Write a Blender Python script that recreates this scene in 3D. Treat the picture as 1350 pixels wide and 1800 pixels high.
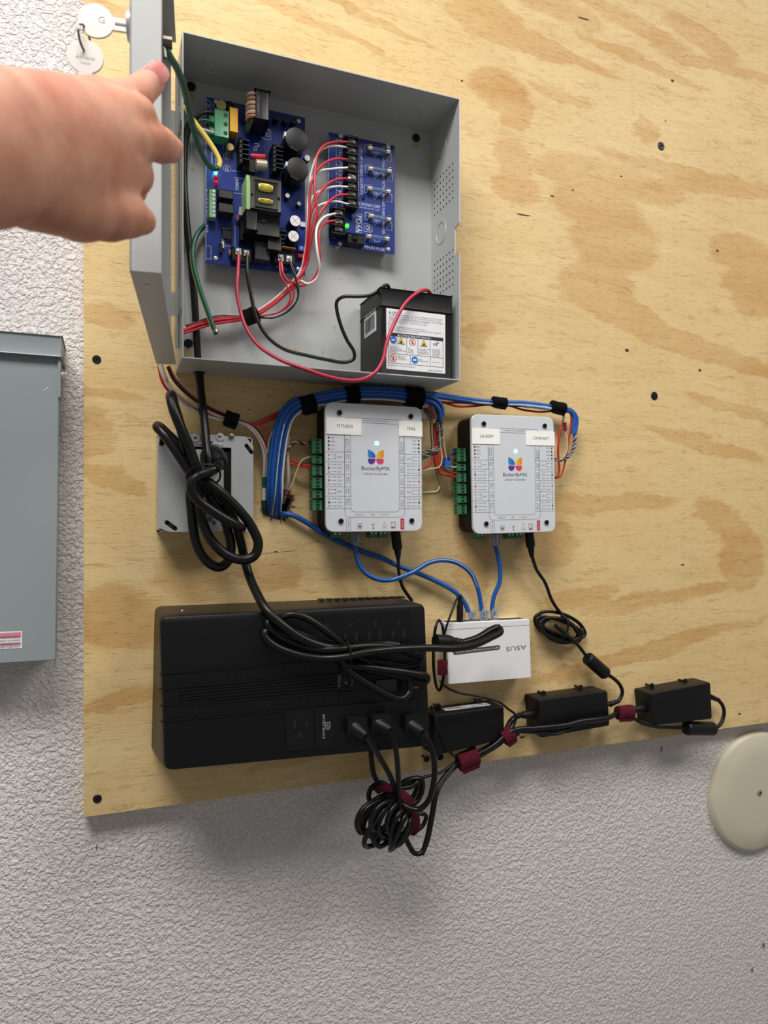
import bpy, bmesh, math, random
import numpy as np
from mathutils import Vector, Matrix
random.seed(7)
for o in list(bpy.data.objects): bpy.data.objects.remove(o)
scn = bpy.context.scene; COL = scn.collection

# ---------------------------------------------------------------- camera
# world: x along the wall, z up, the plywood's face is y = 0, the room is y < 0. d = distance off the plywood.
F = 1248.0; TH = math.radians(21.3); S, C = math.sin(TH), math.cos(TH); CY = 0.855; CZ = 1.35; HOR = 920.0
cd = bpy.data.cameras.new('camera'); cam = bpy.data.objects.new('camera', cd); COL.objects.link(cam)
cam.location = (0, -CY, CZ); cam.rotation_euler = (math.pi/2, 0, -TH)
cd.sensor_fit = 'VERTICAL'; cd.sensor_height = 36.0; cd.lens = 36.0*F/1800.0; cd.shift_y = (HOR-900)/1800.0
cd.clip_start = 0.01
cd.dof.use_dof = True; cd.dof.focus_distance = 0.84; cd.dof.aperture_fstop = 10.0
scn.camera = cam
# ---------------------------------------------------------------- light
w = bpy.data.worlds.new('room_fill'); scn.world = w; w.use_nodes = True
w.node_tree.nodes['Background'].inputs[0].default_value = (1.0, 0.965, 0.94, 1); w.node_tree.nodes['Background'].inputs[1].default_value = 0.17
def area(name, loc, sx, sy, power, col, target=None):
    l = bpy.data.lights.new(name, 'AREA'); l.shape = 'RECTANGLE'; l.size = sx; l.size_y = sy; l.energy = power; l.color = col
    o = bpy.data.objects.new(name, l); COL.objects.link(o); o.location = loc
    if target: o.rotation_euler = (Vector(target)-Vector(loc)).to_track_quat('-Z', 'Y').to_euler()
    return o
area('ceiling_panel_light', (-0.30, -0.95, 2.75), 1.0, 0.6, 36.5, (1.0, 0.965, 0.92))
area('far_ceiling_panel_light', (1.45, -1.15, 2.75), 1.1, 0.6, 21.0, (1.0, 0.965, 0.92))
vs = scn.view_settings; vs.view_transform = 'Standard'; vs.look = 'None'; vs.exposure = 0.14; vs.gamma = 1.0; vs.use_curve_mapping = False

# ---------------------------------------------------------------- helpers
def P(px, py, d=0.0):
    a = (px-675)/F; t = (CY-d)/(C-a*S)
    return Vector((t*(S+a*C), -d, CZ+(HOR-py)/F*t))
def PX(px, py, X):                       # where a line of sight meets the plane x = X
    a = (px-675)/F; t = X/(S+a*C); return Vector((X, -CY+t*(C-a*S), CZ+(HOR-py)/F*t))
def PZ(px, py, Z):
    t = (Z-CZ)*F/(HOR-py); a = (px-675)/F; return Vector((t*(S+a*C), -CY+t*(C-a*S), Z))
def CP(px, py, zc):                      # point at distance zc from the camera
    a = (px-675)/F; return Vector((zc*(S+a*C), -CY+zc*(C-a*S), CZ+(HOR-py)/F*zc))
def mm_px(p): return (p.x*S+(p.y+CY)*C)/F   # metres per photo pixel at a world point
def lin(c): return tuple((x/255/12.92 if x/255 < .04045 else ((x/255+.055)/1.055)**2.4) for x in c)+(1,)
MATS = {}
def mat(name, col, rough=.5, metal=0., noise=0., nscale=40., bump=0., bscale=200., emit=0., trans=0., coat=0., spec=.5, sss=0.):
    if name in MATS: return MATS[name]
    m = bpy.data.materials.new(name); m.use_nodes = True; nt = m.node_tree; b = nt.nodes['Principled BSDF']
    c = lin(col); b.inputs['Base Color'].default_value = c; b.inputs['Roughness'].default_value = rough; b.inputs['Metallic'].default_value = metal
    b.inputs['Specular IOR Level'].default_value = spec; b.inputs['Coat Weight'].default_value = coat
    tc = nt.nodes.new('ShaderNodeTexCoord')
    n = nt.nodes.new('ShaderNodeTexNoise'); n.inputs['Scale'].default_value = nscale; n.inputs['Detail'].default_value = 3
    nt.links.new(tc.outputs['Object'], n.inputs['Vector'])
    r = nt.nodes.new('ShaderNodeMix'); r.data_type = 'RGBA'; k = max(noise, .03)
    r.inputs['A'].default_value = tuple(x*(1-k) for x in c[:3])+(1,); r.inputs['B'].default_value = tuple(min(1, x*(1+k)) for x in c[:3])+(1,)
    nt.links.new(n.outputs['Fac'], r.inputs['Factor']); nt.links.new(r.outputs['Result'], b.inputs['Base Color'])
    if bump:
        n2 = nt.nodes.new('ShaderNodeTexNoise'); n2.inputs['Scale'].default_value = bscale; n2.inputs['Detail'].default_value = 4
        nt.links.new(tc.outputs['Object'], n2.inputs['Vector'])
        bp = nt.nodes.new('ShaderNodeBump'); bp.inputs['Strength'].default_value = bump; bp.inputs['Distance'].default_value = .001
        nt.links.new(n2.outputs['Fac'], bp.inputs['Height']); nt.links.new(bp.outputs['Normal'], b.inputs['Normal'])
    if emit: b.inputs['Emission Color'].default_value = c; b.inputs['Emission Strength'].default_value = emit
    if trans: b.inputs['Transmission Weight'].default_value = trans
    if sss: b.inputs['Subsurface Weight'].default_value = sss; b.inputs['Subsurface Radius'].default_value = (.008, .003, .0015); b.inputs['Subsurface Scale'].default_value = 1
    MATS[name] = m; return m

ORG = {}
def setp(o, label=None, cat=None, group=None, kind=None):
    if label: o['label'] = label
    if cat: o['category'] = cat
    if group: o['group'] = group
    if kind: o['kind'] = kind
    return o
def thing(name, label, cat, loc, group=None):
    o = bpy.data.objects.new(name, None); COL.objects.link(o); o.location = loc; o.empty_display_size = .02
    ORG[o] = Vector(loc); return setp(o, label, cat, group)
class MB:
    def __init__(s): s.V = []; s.F = []
    def add(s, V, F):
        k = len(s.V); s.V += [Vector(v) for v in V]; s.F += [tuple(i+k for i in f) for f in F]; return s
    def bm(s, b):
        b.verts.index_update(); return s.add([v.co.copy() for v in b.verts], [[v.index for v in f.verts] for f in b.faces])
    def box(s, x0, x1, d0, d1, z0, z1, bev=0, seg=2, M=None):
        b = bmesh.new(); bmesh.ops.create_cube(b, size=1)
        for v in b.verts: v.co = Vector((x0+(v.co.x+.5)*(x1-x0), -(d0+(v.co.y+.5)*(d1-d0)), z0+(v.co.z+.5)*(z1-z0)))
        if bev: bmesh.ops.bevel(b, geom=list(b.edges), offset=bev, segments=seg, affect='EDGES', profile=.5)
        if M: bmesh.ops.transform(b, matrix=M, verts=b.verts)
        s.bm(b); b.free(); return s
    def pbox(s, px0, py0, px1, py1, d0, d1, bev=0, seg=1):     # a box whose front face (at d1) spans these photo pixels
        a = P(px0, py0, d1); c = P(px1, py1, d1); return s.box(a.x, c.x, d0, d1, c.z, a.z, bev, seg)
    def loft(s, layers):                                       # [(polygon of (x,z), d)]
        n = len(layers[0][0]); V = [Vector((p[0], -d, p[1])) for L, d in layers for p in L]; Fc = []
        for k in range(len(layers)-1):
            for i in range(n): j = (i+1) % n; Fc.append((k*n+i, k*n+j, (k+1)*n+j, (k+1)*n+i))
        Fc.append(tuple(range(n))); Fc.append(tuple((len(layers)-1)*n+i for i in range(n))[::-1]); return s.add(V, Fc)
    def prism(s, poly, d0, d1): return s.loft([(poly, d0), (poly, d1)])
    def poly3(s, pts, off):                                    # any flat polygon of 3-D points, pushed along a vector
        n = len(pts); V = [Vector(p) for p in pts]+[Vector(p)+Vector(off) for p in pts]
        return s.add(V, [tuple(range(n))[::-1], tuple(range(n, 2*n))]+[(i, (i+1) % n, n+(i+1) % n, n+i) for i in range(n)])
    def cyl(s, p0, p1, r0, r1=None, n=14, cap=True):
        r1 = r0 if r1 is None else r1; p0 = Vector(p0); p1 = Vector(p1); a = (p1-p0).normalized(); u = a.orthogonal().normalized(); v = a.cross(u)
        V = [p+(u*math.cos(2*math.pi*i/n)+v*math.sin(2*math.pi*i/n))*r for p, r in ((p0, r0), (p1, r1)) for i in range(n)]
        Fc = [(i, (i+1) % n, n+(i+1) % n, n+i) for i in range(n)]
        if cap: Fc += [tuple(range(n))[::-1], tuple(range(n, 2*n))]
        return s.add(V, Fc)
    def lathe(s, p0, ax, prof, n=16):                          # prof [(r, h)] along ax from p0
        p0 = Vector(p0); a = Vector(ax).normalized(); u = a.orthogonal().normalized(); v = a.cross(u)
        V = [p0+a*h+(u*math.cos(2*math.pi*i/n)+v*math.sin(2*math.pi*i/n))*max(r, 1e-5) for r, h in prof for i in range(n)]
        Fc = [(k*n+i, k*n+(i+1) % n, (k+1)*n+(i+1) % n, (k+1)*n+i) for k in range(len(prof)-1) for i in range(n)]
        Fc += [tuple(range(n))[::-1], tuple((len(prof)-1)*n+i for i in range(n))]; return s.add(V, Fc)
    def torus(s, c, ax, R, r, n=20, m=8, flat=1.0):
        c = Vector(c); a = Vector(ax).normalized(); u = a.orthogonal().normalized(); v = a.cross(u); V = []
        for i in range(n):
            t = 2*math.pi*i/n; e = u*math.cos(t)+v*math.sin(t)
            for j in range(m): q = 2*math.pi*j/m; V.append(c+e*(R+r*math.cos(q))+a*(r*flat*math.sin(q)))
        return s.add(V, [(i*m+j, ((i+1) % n)*m+j, ((i+1) % n)*m+(j+1) % m, i*m+(j+1) % m) for i in range(n) for j in range(m)])
    def tube(s, pts, r, n=8, flat=None):
        pts = [Vector(p) for p in pts]; N = len(pts); rr = r if isinstance(r, (list, tuple)) else [r]*N; V = []; u = None
        for i, p in enumerate(pts):
            t = (pts[min(i+1, N-1)]-pts[max(i-1, 0)]).normalized()
            u = t.orthogonal().normalized() if u is None else (u-t*u.dot(t)).normalized()
            v = t.cross(u)
            for j in range(n): q = 2*math.pi*j/n; V.append(p+(u*math.cos(q)+v*math.sin(q))*rr[i])
        Fc = [(i*n+j, i*n+(j+1) % n, (i+1)*n+(j+1) % n, (i+1)*n+j) for i in range(N-1) for j in range(n)]
        Fc += [tuple(range(n))[::-1], tuple((N-1)*n+j for j in range(n))]; return s.add(V, Fc)
    def bar(s, a, b, wdt, h, up=(0, -1, 0)):                   # oriented bar from a to b, lying on a face with normal up
        a = Vector(a); b = Vector(b); t = (b-a).normalized(); n = Vector(up); n = (n-t*n.dot(t)).normalized(); q = t.cross(n)*wdt/2
        return s.poly3([a-q, a+q, b+q, b-q], n*h)
    def ball(s, c, r, sc=(1, 1, 1), n=10):
        b = bmesh.new(); bmesh.ops.create_uvsphere(b, u_segments=n+4, v_segments=n, radius=r)
        for v in b.verts: v.co = Vector((v.co.x*sc[0], v.co.y*sc[1], v.co.z*sc[2]))+Vector(c)
        s.bm(b); b.free(); return s
    def build(s, name, m, parent=None, label=None, cat=None, group=None, kind=None, org=None, ang=35, recalc=True):
        me = bpy.data.meshes.new(name)
        if parent is not None: o0 = ORG[parent]
        else:
            o0 = Vector(org) if org is not None else Vector((sum(v.x for v in s.V)/len(s.V), max(v.y for v in s.V), min(v.z for v in s.V)))
        me.from_pydata([tuple(v-o0) for v in s.V], [], s.F)
        if recalc:
            b = bmesh.new(); b.from_mesh(me); bmesh.ops.recalc_face_normals(b, faces=b.faces); b.to_mesh(me); b.free()
        me.polygons.foreach_set('use_smooth', [True]*len(me.polygons)); me.set_sharp_from_angle(angle=math.radians(ang))
        me.materials.append(m); o = bpy.data.objects.new(name, me); COL.objects.link(o); ORG[o] = o0
        if parent is not None: o.parent = parent
        else: o.location = o0
        return setp(o, label, cat, group, kind)

def rquad(c, r, n=4):                                          # rounded polygon through corner points (x,z)
    out = []; N = len(c)
    for i in range(N):
        p = Vector(c[i]); a = (Vector(c[i-1])-p).normalized(); b = (Vector(c[(i+1) % N])-p).normalized()
        s0 = p+a*r; s1 = p+b*r
        for k in range(n+1):
            t = k/n; q = s0.lerp(p, t).lerp(p.lerp(s1, t), t); out.append((q.x, q.y))
    return out
def rrect(x0, x1, z0, z1, r, n=4): return rquad([(x0, z0), (x1, z0), (x1, z1), (x0, z1)], r, n)
def circ(cx, cz, r, n=24, rx=None): return [(cx+(rx or r)*math.cos(2*math.pi*i/n), cz+r*math.sin(2*math.pi*i/n)) for i in range(n)]
def inset(poly, k):
    cx = sum(p[0] for p in poly)/len(poly); cz = sum(p[1] for p in poly)/len(poly); out = []
    for x, z in poly:
        v = Vector((cx-x, cz-z)); l = v.length; v *= k/l if l else 0; out.append((x+v.x, z+v.y))
    return out
def spline(pts, step=.004, closed=False):
    pts = [Vector(p) for p in pts]; out = []; N = len(pts)
    for i in range(N-1 if not closed else N):
        p0 = pts[i-1] if (i or closed) else pts[0]*2-pts[1]; p1 = pts[i]; p2 = pts[(i+1) % N]
        p3 = pts[(i+2) % N] if (i+2 < N or closed) else p2*2-p1
        t1 = max((p1-p0).length, 1e-6)**.5; t2 = max((p2-p1).length, 1e-6)**.5; t3 = max((p3-p2).length, 1e-6)**.5
        m1 = ((p1-p0)/t1-(p2-p0)/(t1+t2)+(p2-p1)/t2)*t2; m2 = ((p2-p1)/t2-(p3-p1)/(t2+t3)+(p3-p2)/t3)*t2
        k = max(2, min(14, int((p2-p1).length/step)))
        for j in range(k):
            t = j/k; out.append(p1*(2*t**3-3*t*t+1)+m1*(t**3-2*t*t+t)+p2*(-2*t**3+3*t*t)+m2*(t**3-t*t))
    if not closed: out.append(pts[-1])
    return out
def pts3(pts): return [p if isinstance(p, Vector) else P(*p) for p in pts]
def wire(name, pts, wpx, m, label=None, cat='wire', group=None, parent=None, n=8, step=.004):
    q = spline(pts3(pts), step); mid = q[len(q)//2]; r = wpx/2*mm_px(mid)
    return MB().tube(q, r, n).build(name, m, parent, label, None if parent else cat, group, ang=60)
TXT = {}
def txt(mb, s, o, u, v, wd, ht, align=0):                      # flat lettering fitted into wd x ht, lower-left corner at o
    if s not in TXT:
        c = bpy.data.curves.new('t', 'FONT'); c.body = s; c.resolution_u = 2; c.fill_mode = 'FRONT'
        ob = bpy.data.objects.new('t', c); me = bpy.data.meshes.new_from_object(ob)
        V = [x.co.copy() for x in me.vertices]; Fc = [tuple(p.vertices) for p in me.polygons]
        bpy.data.objects.remove(ob); bpy.data.curves.remove(c); bpy.data.meshes.remove(me)
        x0 = min(p.x for p in V); x1 = max(p.x for p in V); y0 = min(p.y for p in V); y1 = max(p.y for p in V); TXT[s] = (V, Fc, x0, y0, x1-x0, y1-y0)
    V, Fc, x0, y0, tw, th = TXT[s]; u = Vector(u); v = Vector(v); o = Vector(o)
    mb.add([o+u*((p.x-x0)/tw*wd)+v*((p.y-y0)/th*ht) for p in V], Fc)
E1 = Vector((1, 0, 0)); E3 = Vector((0, 0, 1))
def ptxt(mb, s, px0, py0, px1, py1, d, rot=0):                 # lettering on a board-parallel face, in the box of photo pixels
    a = P(px0, py1, d); c = P(px1, py0, d); W = c.x-a.x; H = c.z-a.z
    if rot == 0: txt(mb, s, a, E1, E3, W, H)
    elif rot == 90: txt(mb, s, (a.x, a.y, c.z), -E3, E1, H, W)          # reads downwards
    elif rot == -90: txt(mb, s, (c.x, a.y, a.z), E3, -E1, H, W)
    elif rot == 180: txt(mb, s, (c.x, a.y, c.z), -E1, -E3, W, H)
def pline(mb, pts, d, wdt=.0004, closed=False):
    q = [P(x, y, d) for x, y in pts]
    if closed: q.append(q[0])
    for a, b in zip(q, q[1:]): mb.bar(a, b, wdt, .0001)

# ---------------------------------------------------------------- materials
GREY = mat('grey_enclosure_paint', (182, 185, 185), .42, noise=.05, nscale=18, bump=.05, bscale=900)
PANEL = mat('blue_grey_panel_paint', (140, 149, 152), .38, noise=.04, nscale=10, bump=.04, bscale=500)
DARK = mat('dark_hole', (14, 13, 12), .9)
BLK = mat('black_plastic', (16, 16, 18), .45, noise=.1, bump=.12, bscale=1500, spec=.35)
UPSM = mat('black_satin_plastic', (16, 16, 19), .40, noise=.08, bump=.06, bscale=1800, spec=.35)
UPSG = mat('black_gloss_trim', (16, 16, 18), .22)
CORD = mat('black_rubber_cord', (12, 12, 13), .34, noise=.1, spec=.4)
THIN = mat('thin_black_cord', (11, 11, 12), .4, noise=.1, spec=.4)
RED = mat('red_wire_jacket', (190, 38, 52), .38); RED2 = mat('orange_red_wire_jacket', (196, 52, 36), .4); DRED = mat('dark_red_wire_jacket', (120, 30, 38), .45)
WHT = mat('white_wire_jacket', (226, 222, 214), .42); CREAM = mat('cream_wire_jacket', (214, 200, 160), .45); PINKW = mat('pinkish_white_wire_jacket', (206, 180, 172), .45)
GRN = mat('green_wire_jacket', (10, 92, 66), .36); YEL = mat('yellow_wire_jacket', (226, 200, 96), .4); DGRN = mat('olive_green_wire_jacket', (70, 88, 52), .45)
BLUE = mat('blue_cable_jacket', (26, 88, 170), .38, noise=.06); GRYW = mat('grey_cable_jacket', (176, 172, 164), .45)
VEL = mat('black_hook_loop', (9, 9, 10), .95, bump=1, bscale=900, spec=.2); BUR = mat('burgundy_hook_loop', (88, 22, 38), .9, noise=.2, nscale=300, bump=1, bscale=1200, spec=.2)
PCB = mat('blue_circuit_board', (20, 48, 128), .32, noise=.12, nscale=60); SILK = mat('white_silkscreen', (206, 214, 226), .6)
STEEL = mat('bright_screw_steel', (226, 226, 224), .3, .55); ZINC = mat('galvanised_steel', (196, 199, 202), .42, .45, noise=.16, nscale=22, bump=.1, bscale=160)
BSCREW = mat('black_screw', (26, 24, 24), .4, .3); BRASS = mat('brass_clip', (196, 178, 140), .3, .9); GOLD = mat('knurled_gold', (168, 148, 92), .4, .6)
TERM = mat('green_terminal_plastic', (66, 136, 96), .42); TERM2 = mat('pale_green_terminal_plastic', (120, 176, 126), .45)
YCAP = mat('yellow_film_capacitor', (214, 158, 36), .35); YWIND = mat('yellow_winding_tape', (226, 214, 96), .4); COP = mat('enamelled_copper', (186, 140, 112), .3, .6)
CAPB = mat('black_capacitor_sleeve', (20, 20, 22), .45, spec=.35); CAPW = mat('white_capacitor_top', (222, 222, 220), .4, .2); HEAT = mat('black_anodised_heatsink', (17, 17, 19), .48, .2)
FACE = mat('white_controller_face', (214, 218, 224), .28, coat=.2); PAPER = mat('off_white_label_tape', (252, 252, 248), .55); WPAP = mat('white_label_paper', (226, 228, 232), .5)
INK = mat('black_print', (30, 32, 38), .6); GINK = mat('grey_print', (92, 94, 100), .6); RINK = mat('red_print', (182, 40, 60), .5)
WSW = mat('white_switch_case', (234, 234, 236), .38); PLATE = mat('beige_painted_plate', (205, 199, 176), .4, noise=.03, nscale=6)
CLEAR = mat('clear_plastic_plug', (210, 220, 230), .12, trans=.75); GLASS = mat('fuse_glass', (190, 210, 230), .08, trans=.85)
LEDW = mat('lit_cyan_white_led', (150, 245, 240), .4, emit=1.5); LEDG = mat('lit_green_led', (60, 255, 60), .4, emit=1.6); LEDC = mat('lit_cyan_led', (60, 255, 225), .4, emit=9.0); LEDR = mat('red_led_lens', (206, 14, 40), .25, emit=.25)
KEYM = mat('brushed_nickel_key', (206, 200, 194), .38, .55); AMB = mat('amber_insulator', (152, 110, 40), .4); BPOT = mat('blue_trimmer', (40, 96, 190), .35)
SKIN = mat('skin', (214, 160, 142), .5, sss=.25)
NAIL = mat('fingernail', (200, 118, 112), .4)

def plaster():
    m = bpy.data.materials.new('textured_plaster'); m.use_nodes = True; nt = m.node_tree; b = nt.nodes['Principled BSDF']; L = nt.links.new
    tc = nt.nodes.new('ShaderNodeTexCoord')
    n = nt.nodes.new('ShaderNodeTexNoise'); n.inputs['Scale'].default_value = 225; n.inputs['Detail'].default_value = 3; n.inputs['Roughness'].default_value = .5; n.inputs['Distortion'].default_value = .4
    L(tc.outputs['Object'], n.inputs['Vector'])
    r = nt.nodes.new('ShaderNodeValToRGB'); r.color_ramp.elements[0].position = .40; r.color_ramp.elements[1].position = .62; L(n.outputs['Fac'], r.inputs[0])
    n2 = nt.nodes.new('ShaderNodeTexNoise'); n2.inputs['Scale'].default_value = 340; n2.inputs['Detail'].default_value = 2; L(tc.outputs['Object'], n2.inputs['Vector'])
    a = nt.nodes.new('ShaderNodeMath'); a.operation = 'MULTIPLY_ADD'; a.inputs[1].default_value = .6; L(n2.outputs['Fac'], a.inputs[0]); L(r.outputs[0], a.inputs[2])
    bp = nt.nodes.new('ShaderNodeBump'); bp.inputs['Strength'].default_value = .75; bp.inputs['Distance'].default_value = .0020; L(a.outputs[0], bp.inputs['Height']); L(bp.outputs['Normal'], b.inputs['Normal'])
    n3 = nt.nodes.new('ShaderNodeTexNoise'); n3.inputs['Scale'].default_value = 5; L(tc.outputs['Object'], n3.inputs['Vector'])
    x = nt.nodes.new('ShaderNodeMix'); x.data_type = 'RGBA'; x.inputs['A'].default_value = lin((222, 217, 215)); x.inputs['B'].default_value = lin((230, 225, 222)); L(n3.outputs['Fac'], x.inputs['Factor'])
    L(x.outputs['Result'], b.inputs['Base Color']); b.inputs['Roughness'].default_value = .42; return m
# darker heartwood patches of the plywood face: centre (photo px on the board), half sizes in px, tilt in degrees
PATCH = [(878, 161, 55, 38, 4), (908, 200, 34, 30, 0), (989, 172, 58, 12, 5), (905, 280, 36, 40, 0), (906, 328, 46, 34, 0), (1078, 317, 150, 36, 0), (1161, 290, 130, 14, 0), (1272, 326, 120, 22, -4), (1050, 361, 92, 40, 0), (1078, 422, 86, 62, 0), (1050, 498, 66, 55, 0), (1111, 556, 78, 34, 12), (1189, 600, 110, 24, 8), (1285, 632, 100, 20, 10),
         (1305, 444, 62, 36, 0), (1330, 505, 62, 55, 0), (1139, 226, 24, 22, 0), (852, 30, 80, 46, 8), (983, 15, 90, 26, 8), (1106, 38, 115, 22, 10), (1233, 68, 76, 26, 12), (994, 94, 100, 14, 8), (1133, 111, 130, 12, 6), (1275, 122, 110, 12, -2), (939, 84, 70, 18, 8), (840, 590, 34, 30, 0), (1078, 884, 130, 18, -3), (1272, 918, 62, 32, 30), (1305, 985, 44, 60, 10), (1160, 1052, 150, 16, -6), (965, 958, 62, 42, -4), (836, 985, 36, 70, 6), (1020, 1050, 80, 22, -6), (1240, 780, 120, 14, 8), (1210, 1120, 160, 13, -8), (1075, 1165, 150, 16, -6), (1290, 720, 90, 13, 10), (905, 875, 90, 26, 0),
         (560, 40, 150, 10, 10), (620, 14, 180, 8, 12), (215, 845, 66, 22, 24), (345, 1000, 74, 62, 0), (215, 1085, 110, 58, 6), (165, 760, 34, 50, 16), (480, 1012, 60, 26, 8), (200, 1232, 90, 16, -6), (190, 560, 50, 20, 8), (200, 24, 60, 26, 8), (190, 690, 60, 14, 8), (520, 1330, 110, 14, -5)]
def plywood():
    m = bpy.data.materials.new('pine_plywood'); m.use_nodes = True; nt = m.node_tree; b = nt.nodes['Principled BSDF']; L = nt.links.new
    def N(t, **k):
        x = nt.nodes.new(t)
        for a, v in k.items(): setattr(x, a, v)
        return x
    def vm(op, a, c):
        x = N('ShaderNodeVectorMath', operation=op)
        for i, q in enumerate((a, c)):
            if q is None: continue
            if isinstance(q, (tuple, Vector)): x.inputs[i].default_value = q
            else: L(q, x.inputs[i])
        return x.outputs[0]
    def mt(op, a, c, e=None):
        x = N('ShaderNodeMath', operation=op)
        for i, q in enumerate((a, c, e)):
            if q is None: continue
            if isinstance(q, (int, float)): x.inputs[i].default_value = q
            else: L(q, x.inputs[i])
        return x.outputs[0]
    def noise(vec, scale, det=3, dist=0, rough=.5):
        n = N('ShaderNodeTexNoise'); L(vec, n.inputs['Vector']); n.inputs['Scale'].default_value = scale; n.inputs['Detail'].default_value = det; n.inputs['Distortion'].default_value = dist; n.inputs['Roughness'].default_value = rough; return n
    geo = N('ShaderNodeNewGeometry').outputs['Position']
    pos = vm('MULTIPLY', geo, (1, 0, 1))
    wz = vm('MULTIPLY', pos, (.45, 1, 1.3))
    warp = noise(wz, 20, 7, 0, .66).outputs['Color']
    warp = vm('MULTIPLY', vm('SUBTRACT', warp, (.5, .5, .5)), (.085, 0, .042))
    warp2 = vm('MULTIPLY', vm('SUBTRACT', noise(vm('MULTIPLY', pos, (.5, 1, 1.4)), 75, 3, 0, .6).outputs['Color'], (.5, .5, .5)), (.030, 0, .010))
    q = vm('ADD', vm('ADD', pos, warp), warp2); acc = None
    for (px, py, rx, ry, rot) in PATCH:
        c = P(px, py, 0); k = (P(px+1, py, 0)-c).x; kz = mm_px(c)
        mp = N('ShaderNodeMapping', vector_type='TEXTURE'); mp.inputs['Location'].default_value = (c.x, 0, c.z); mp.inputs['Rotation'].default_value = (0, math.radians(rot), 0); mp.inputs['Scale'].default_value = (rx*k, 1, ry*kz); L(q, mp.inputs['Vector'])
        ln = N('ShaderNodeVectorMath', operation='LENGTH'); L(mp.outputs[0], ln.inputs[0])
        acc = ln.outputs['Value'] if acc is None else mt('SMOOTH_MIN', acc, ln.outputs['Value'], .25)
    mr = N('ShaderNodeMapRange', interpolation_type='SMOOTHSTEP'); L(acc, mr.inputs[0]); mr.inputs[1].default_value = 1.06; mr.inputs[2].default_value = .80; mr.inputs[3].default_value = 0; mr.inputs[4].default_value = 1
    big = noise(vm('MULTIPLY', q, (1, 0, 2.2)), 5, 4, .6, .55).outputs['Fac']
    bmr = N('ShaderNodeMapRange'); L(big, bmr.inputs[0]); bmr.inputs[1].default_value = .35; bmr.inputs[2].default_value = .75
    band = noise(vm('MULTIPLY', pos, (2.2, 0, 26)), 1.0, 5, .5, .62).outputs['Fac']
    f = mt('ADD', mt('ADD', mt('MULTIPLY', mr.outputs[0], .46), mt('MULTIPLY', bmr.outputs[0], .34)), mt('MULTIPLY_ADD', band, .9, -.33))
    st = noise(vm('MULTIPLY', q, (16, 0, 260)), 1.0, 5, .2, .65).outputs['Fac']
    st2 = noise(vm('MULTIPLY', pos, (62, 0, 640)), 1.0, 2, 0, .6).outputs['Fac']
    smr = N('ShaderNodeMapRange'); L(st, smr.inputs[0]); smr.inputs[1].default_value = .54; smr.inputs[2].default_value = .78
    s2 = N('ShaderNodeMapRange'); L(st2, s2.inputs[0]); s2.inputs[1].default_value = .56; s2.inputs[2].default_value = .74
    r = N('ShaderNodeValToRGB'); e = r.color_ramp.elements; e[0].position = .0; e[0].color = lin((232, 206, 152)); e[1].position = 1; e[1].color = lin((204, 159, 98))
    x = e.new(.45); x.color = lin((222, 191, 134)); L(f, r.inputs[0])
    mx = N('ShaderNodeMix', data_type='RGBA'); L(mt('MULTIPLY', smr.outputs[0], .72), mx.inputs['Factor']); L(r.outputs[0], mx.inputs['A']); mx.inputs['B'].default_value = lin((168, 122, 68))
    mx2 = N('ShaderNodeMix', data_type='RGBA'); L(mt('MULTIPLY', s2.outputs[0], mt('MULTIPLY_ADD', f, .5, .34)), mx2.inputs['Factor']); L(mx.outputs['Result'], mx2.inputs['A']); mx2.inputs['B'].default_value = lin((160, 116, 62))
    L(mx2.outputs['Result'], b.inputs['Base Color']); b.inputs['Roughness'].default_value = .55; b.inputs['Specular IOR Level'].default_value = .35
    bp = N('ShaderNodeBump'); bp.inputs['Strength'].default_value = .35; bp.inputs['Distance'].default_value = .0006; L(mt('SUBTRACT', 1.0, mt('ADD', smr.outputs[0], s2.outputs[0])), bp.inputs['Height']); L(bp.outputs['Normal'], b.inputs['Normal'])
    return m
PLASTER = plaster(); PLY = plywood()

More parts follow.
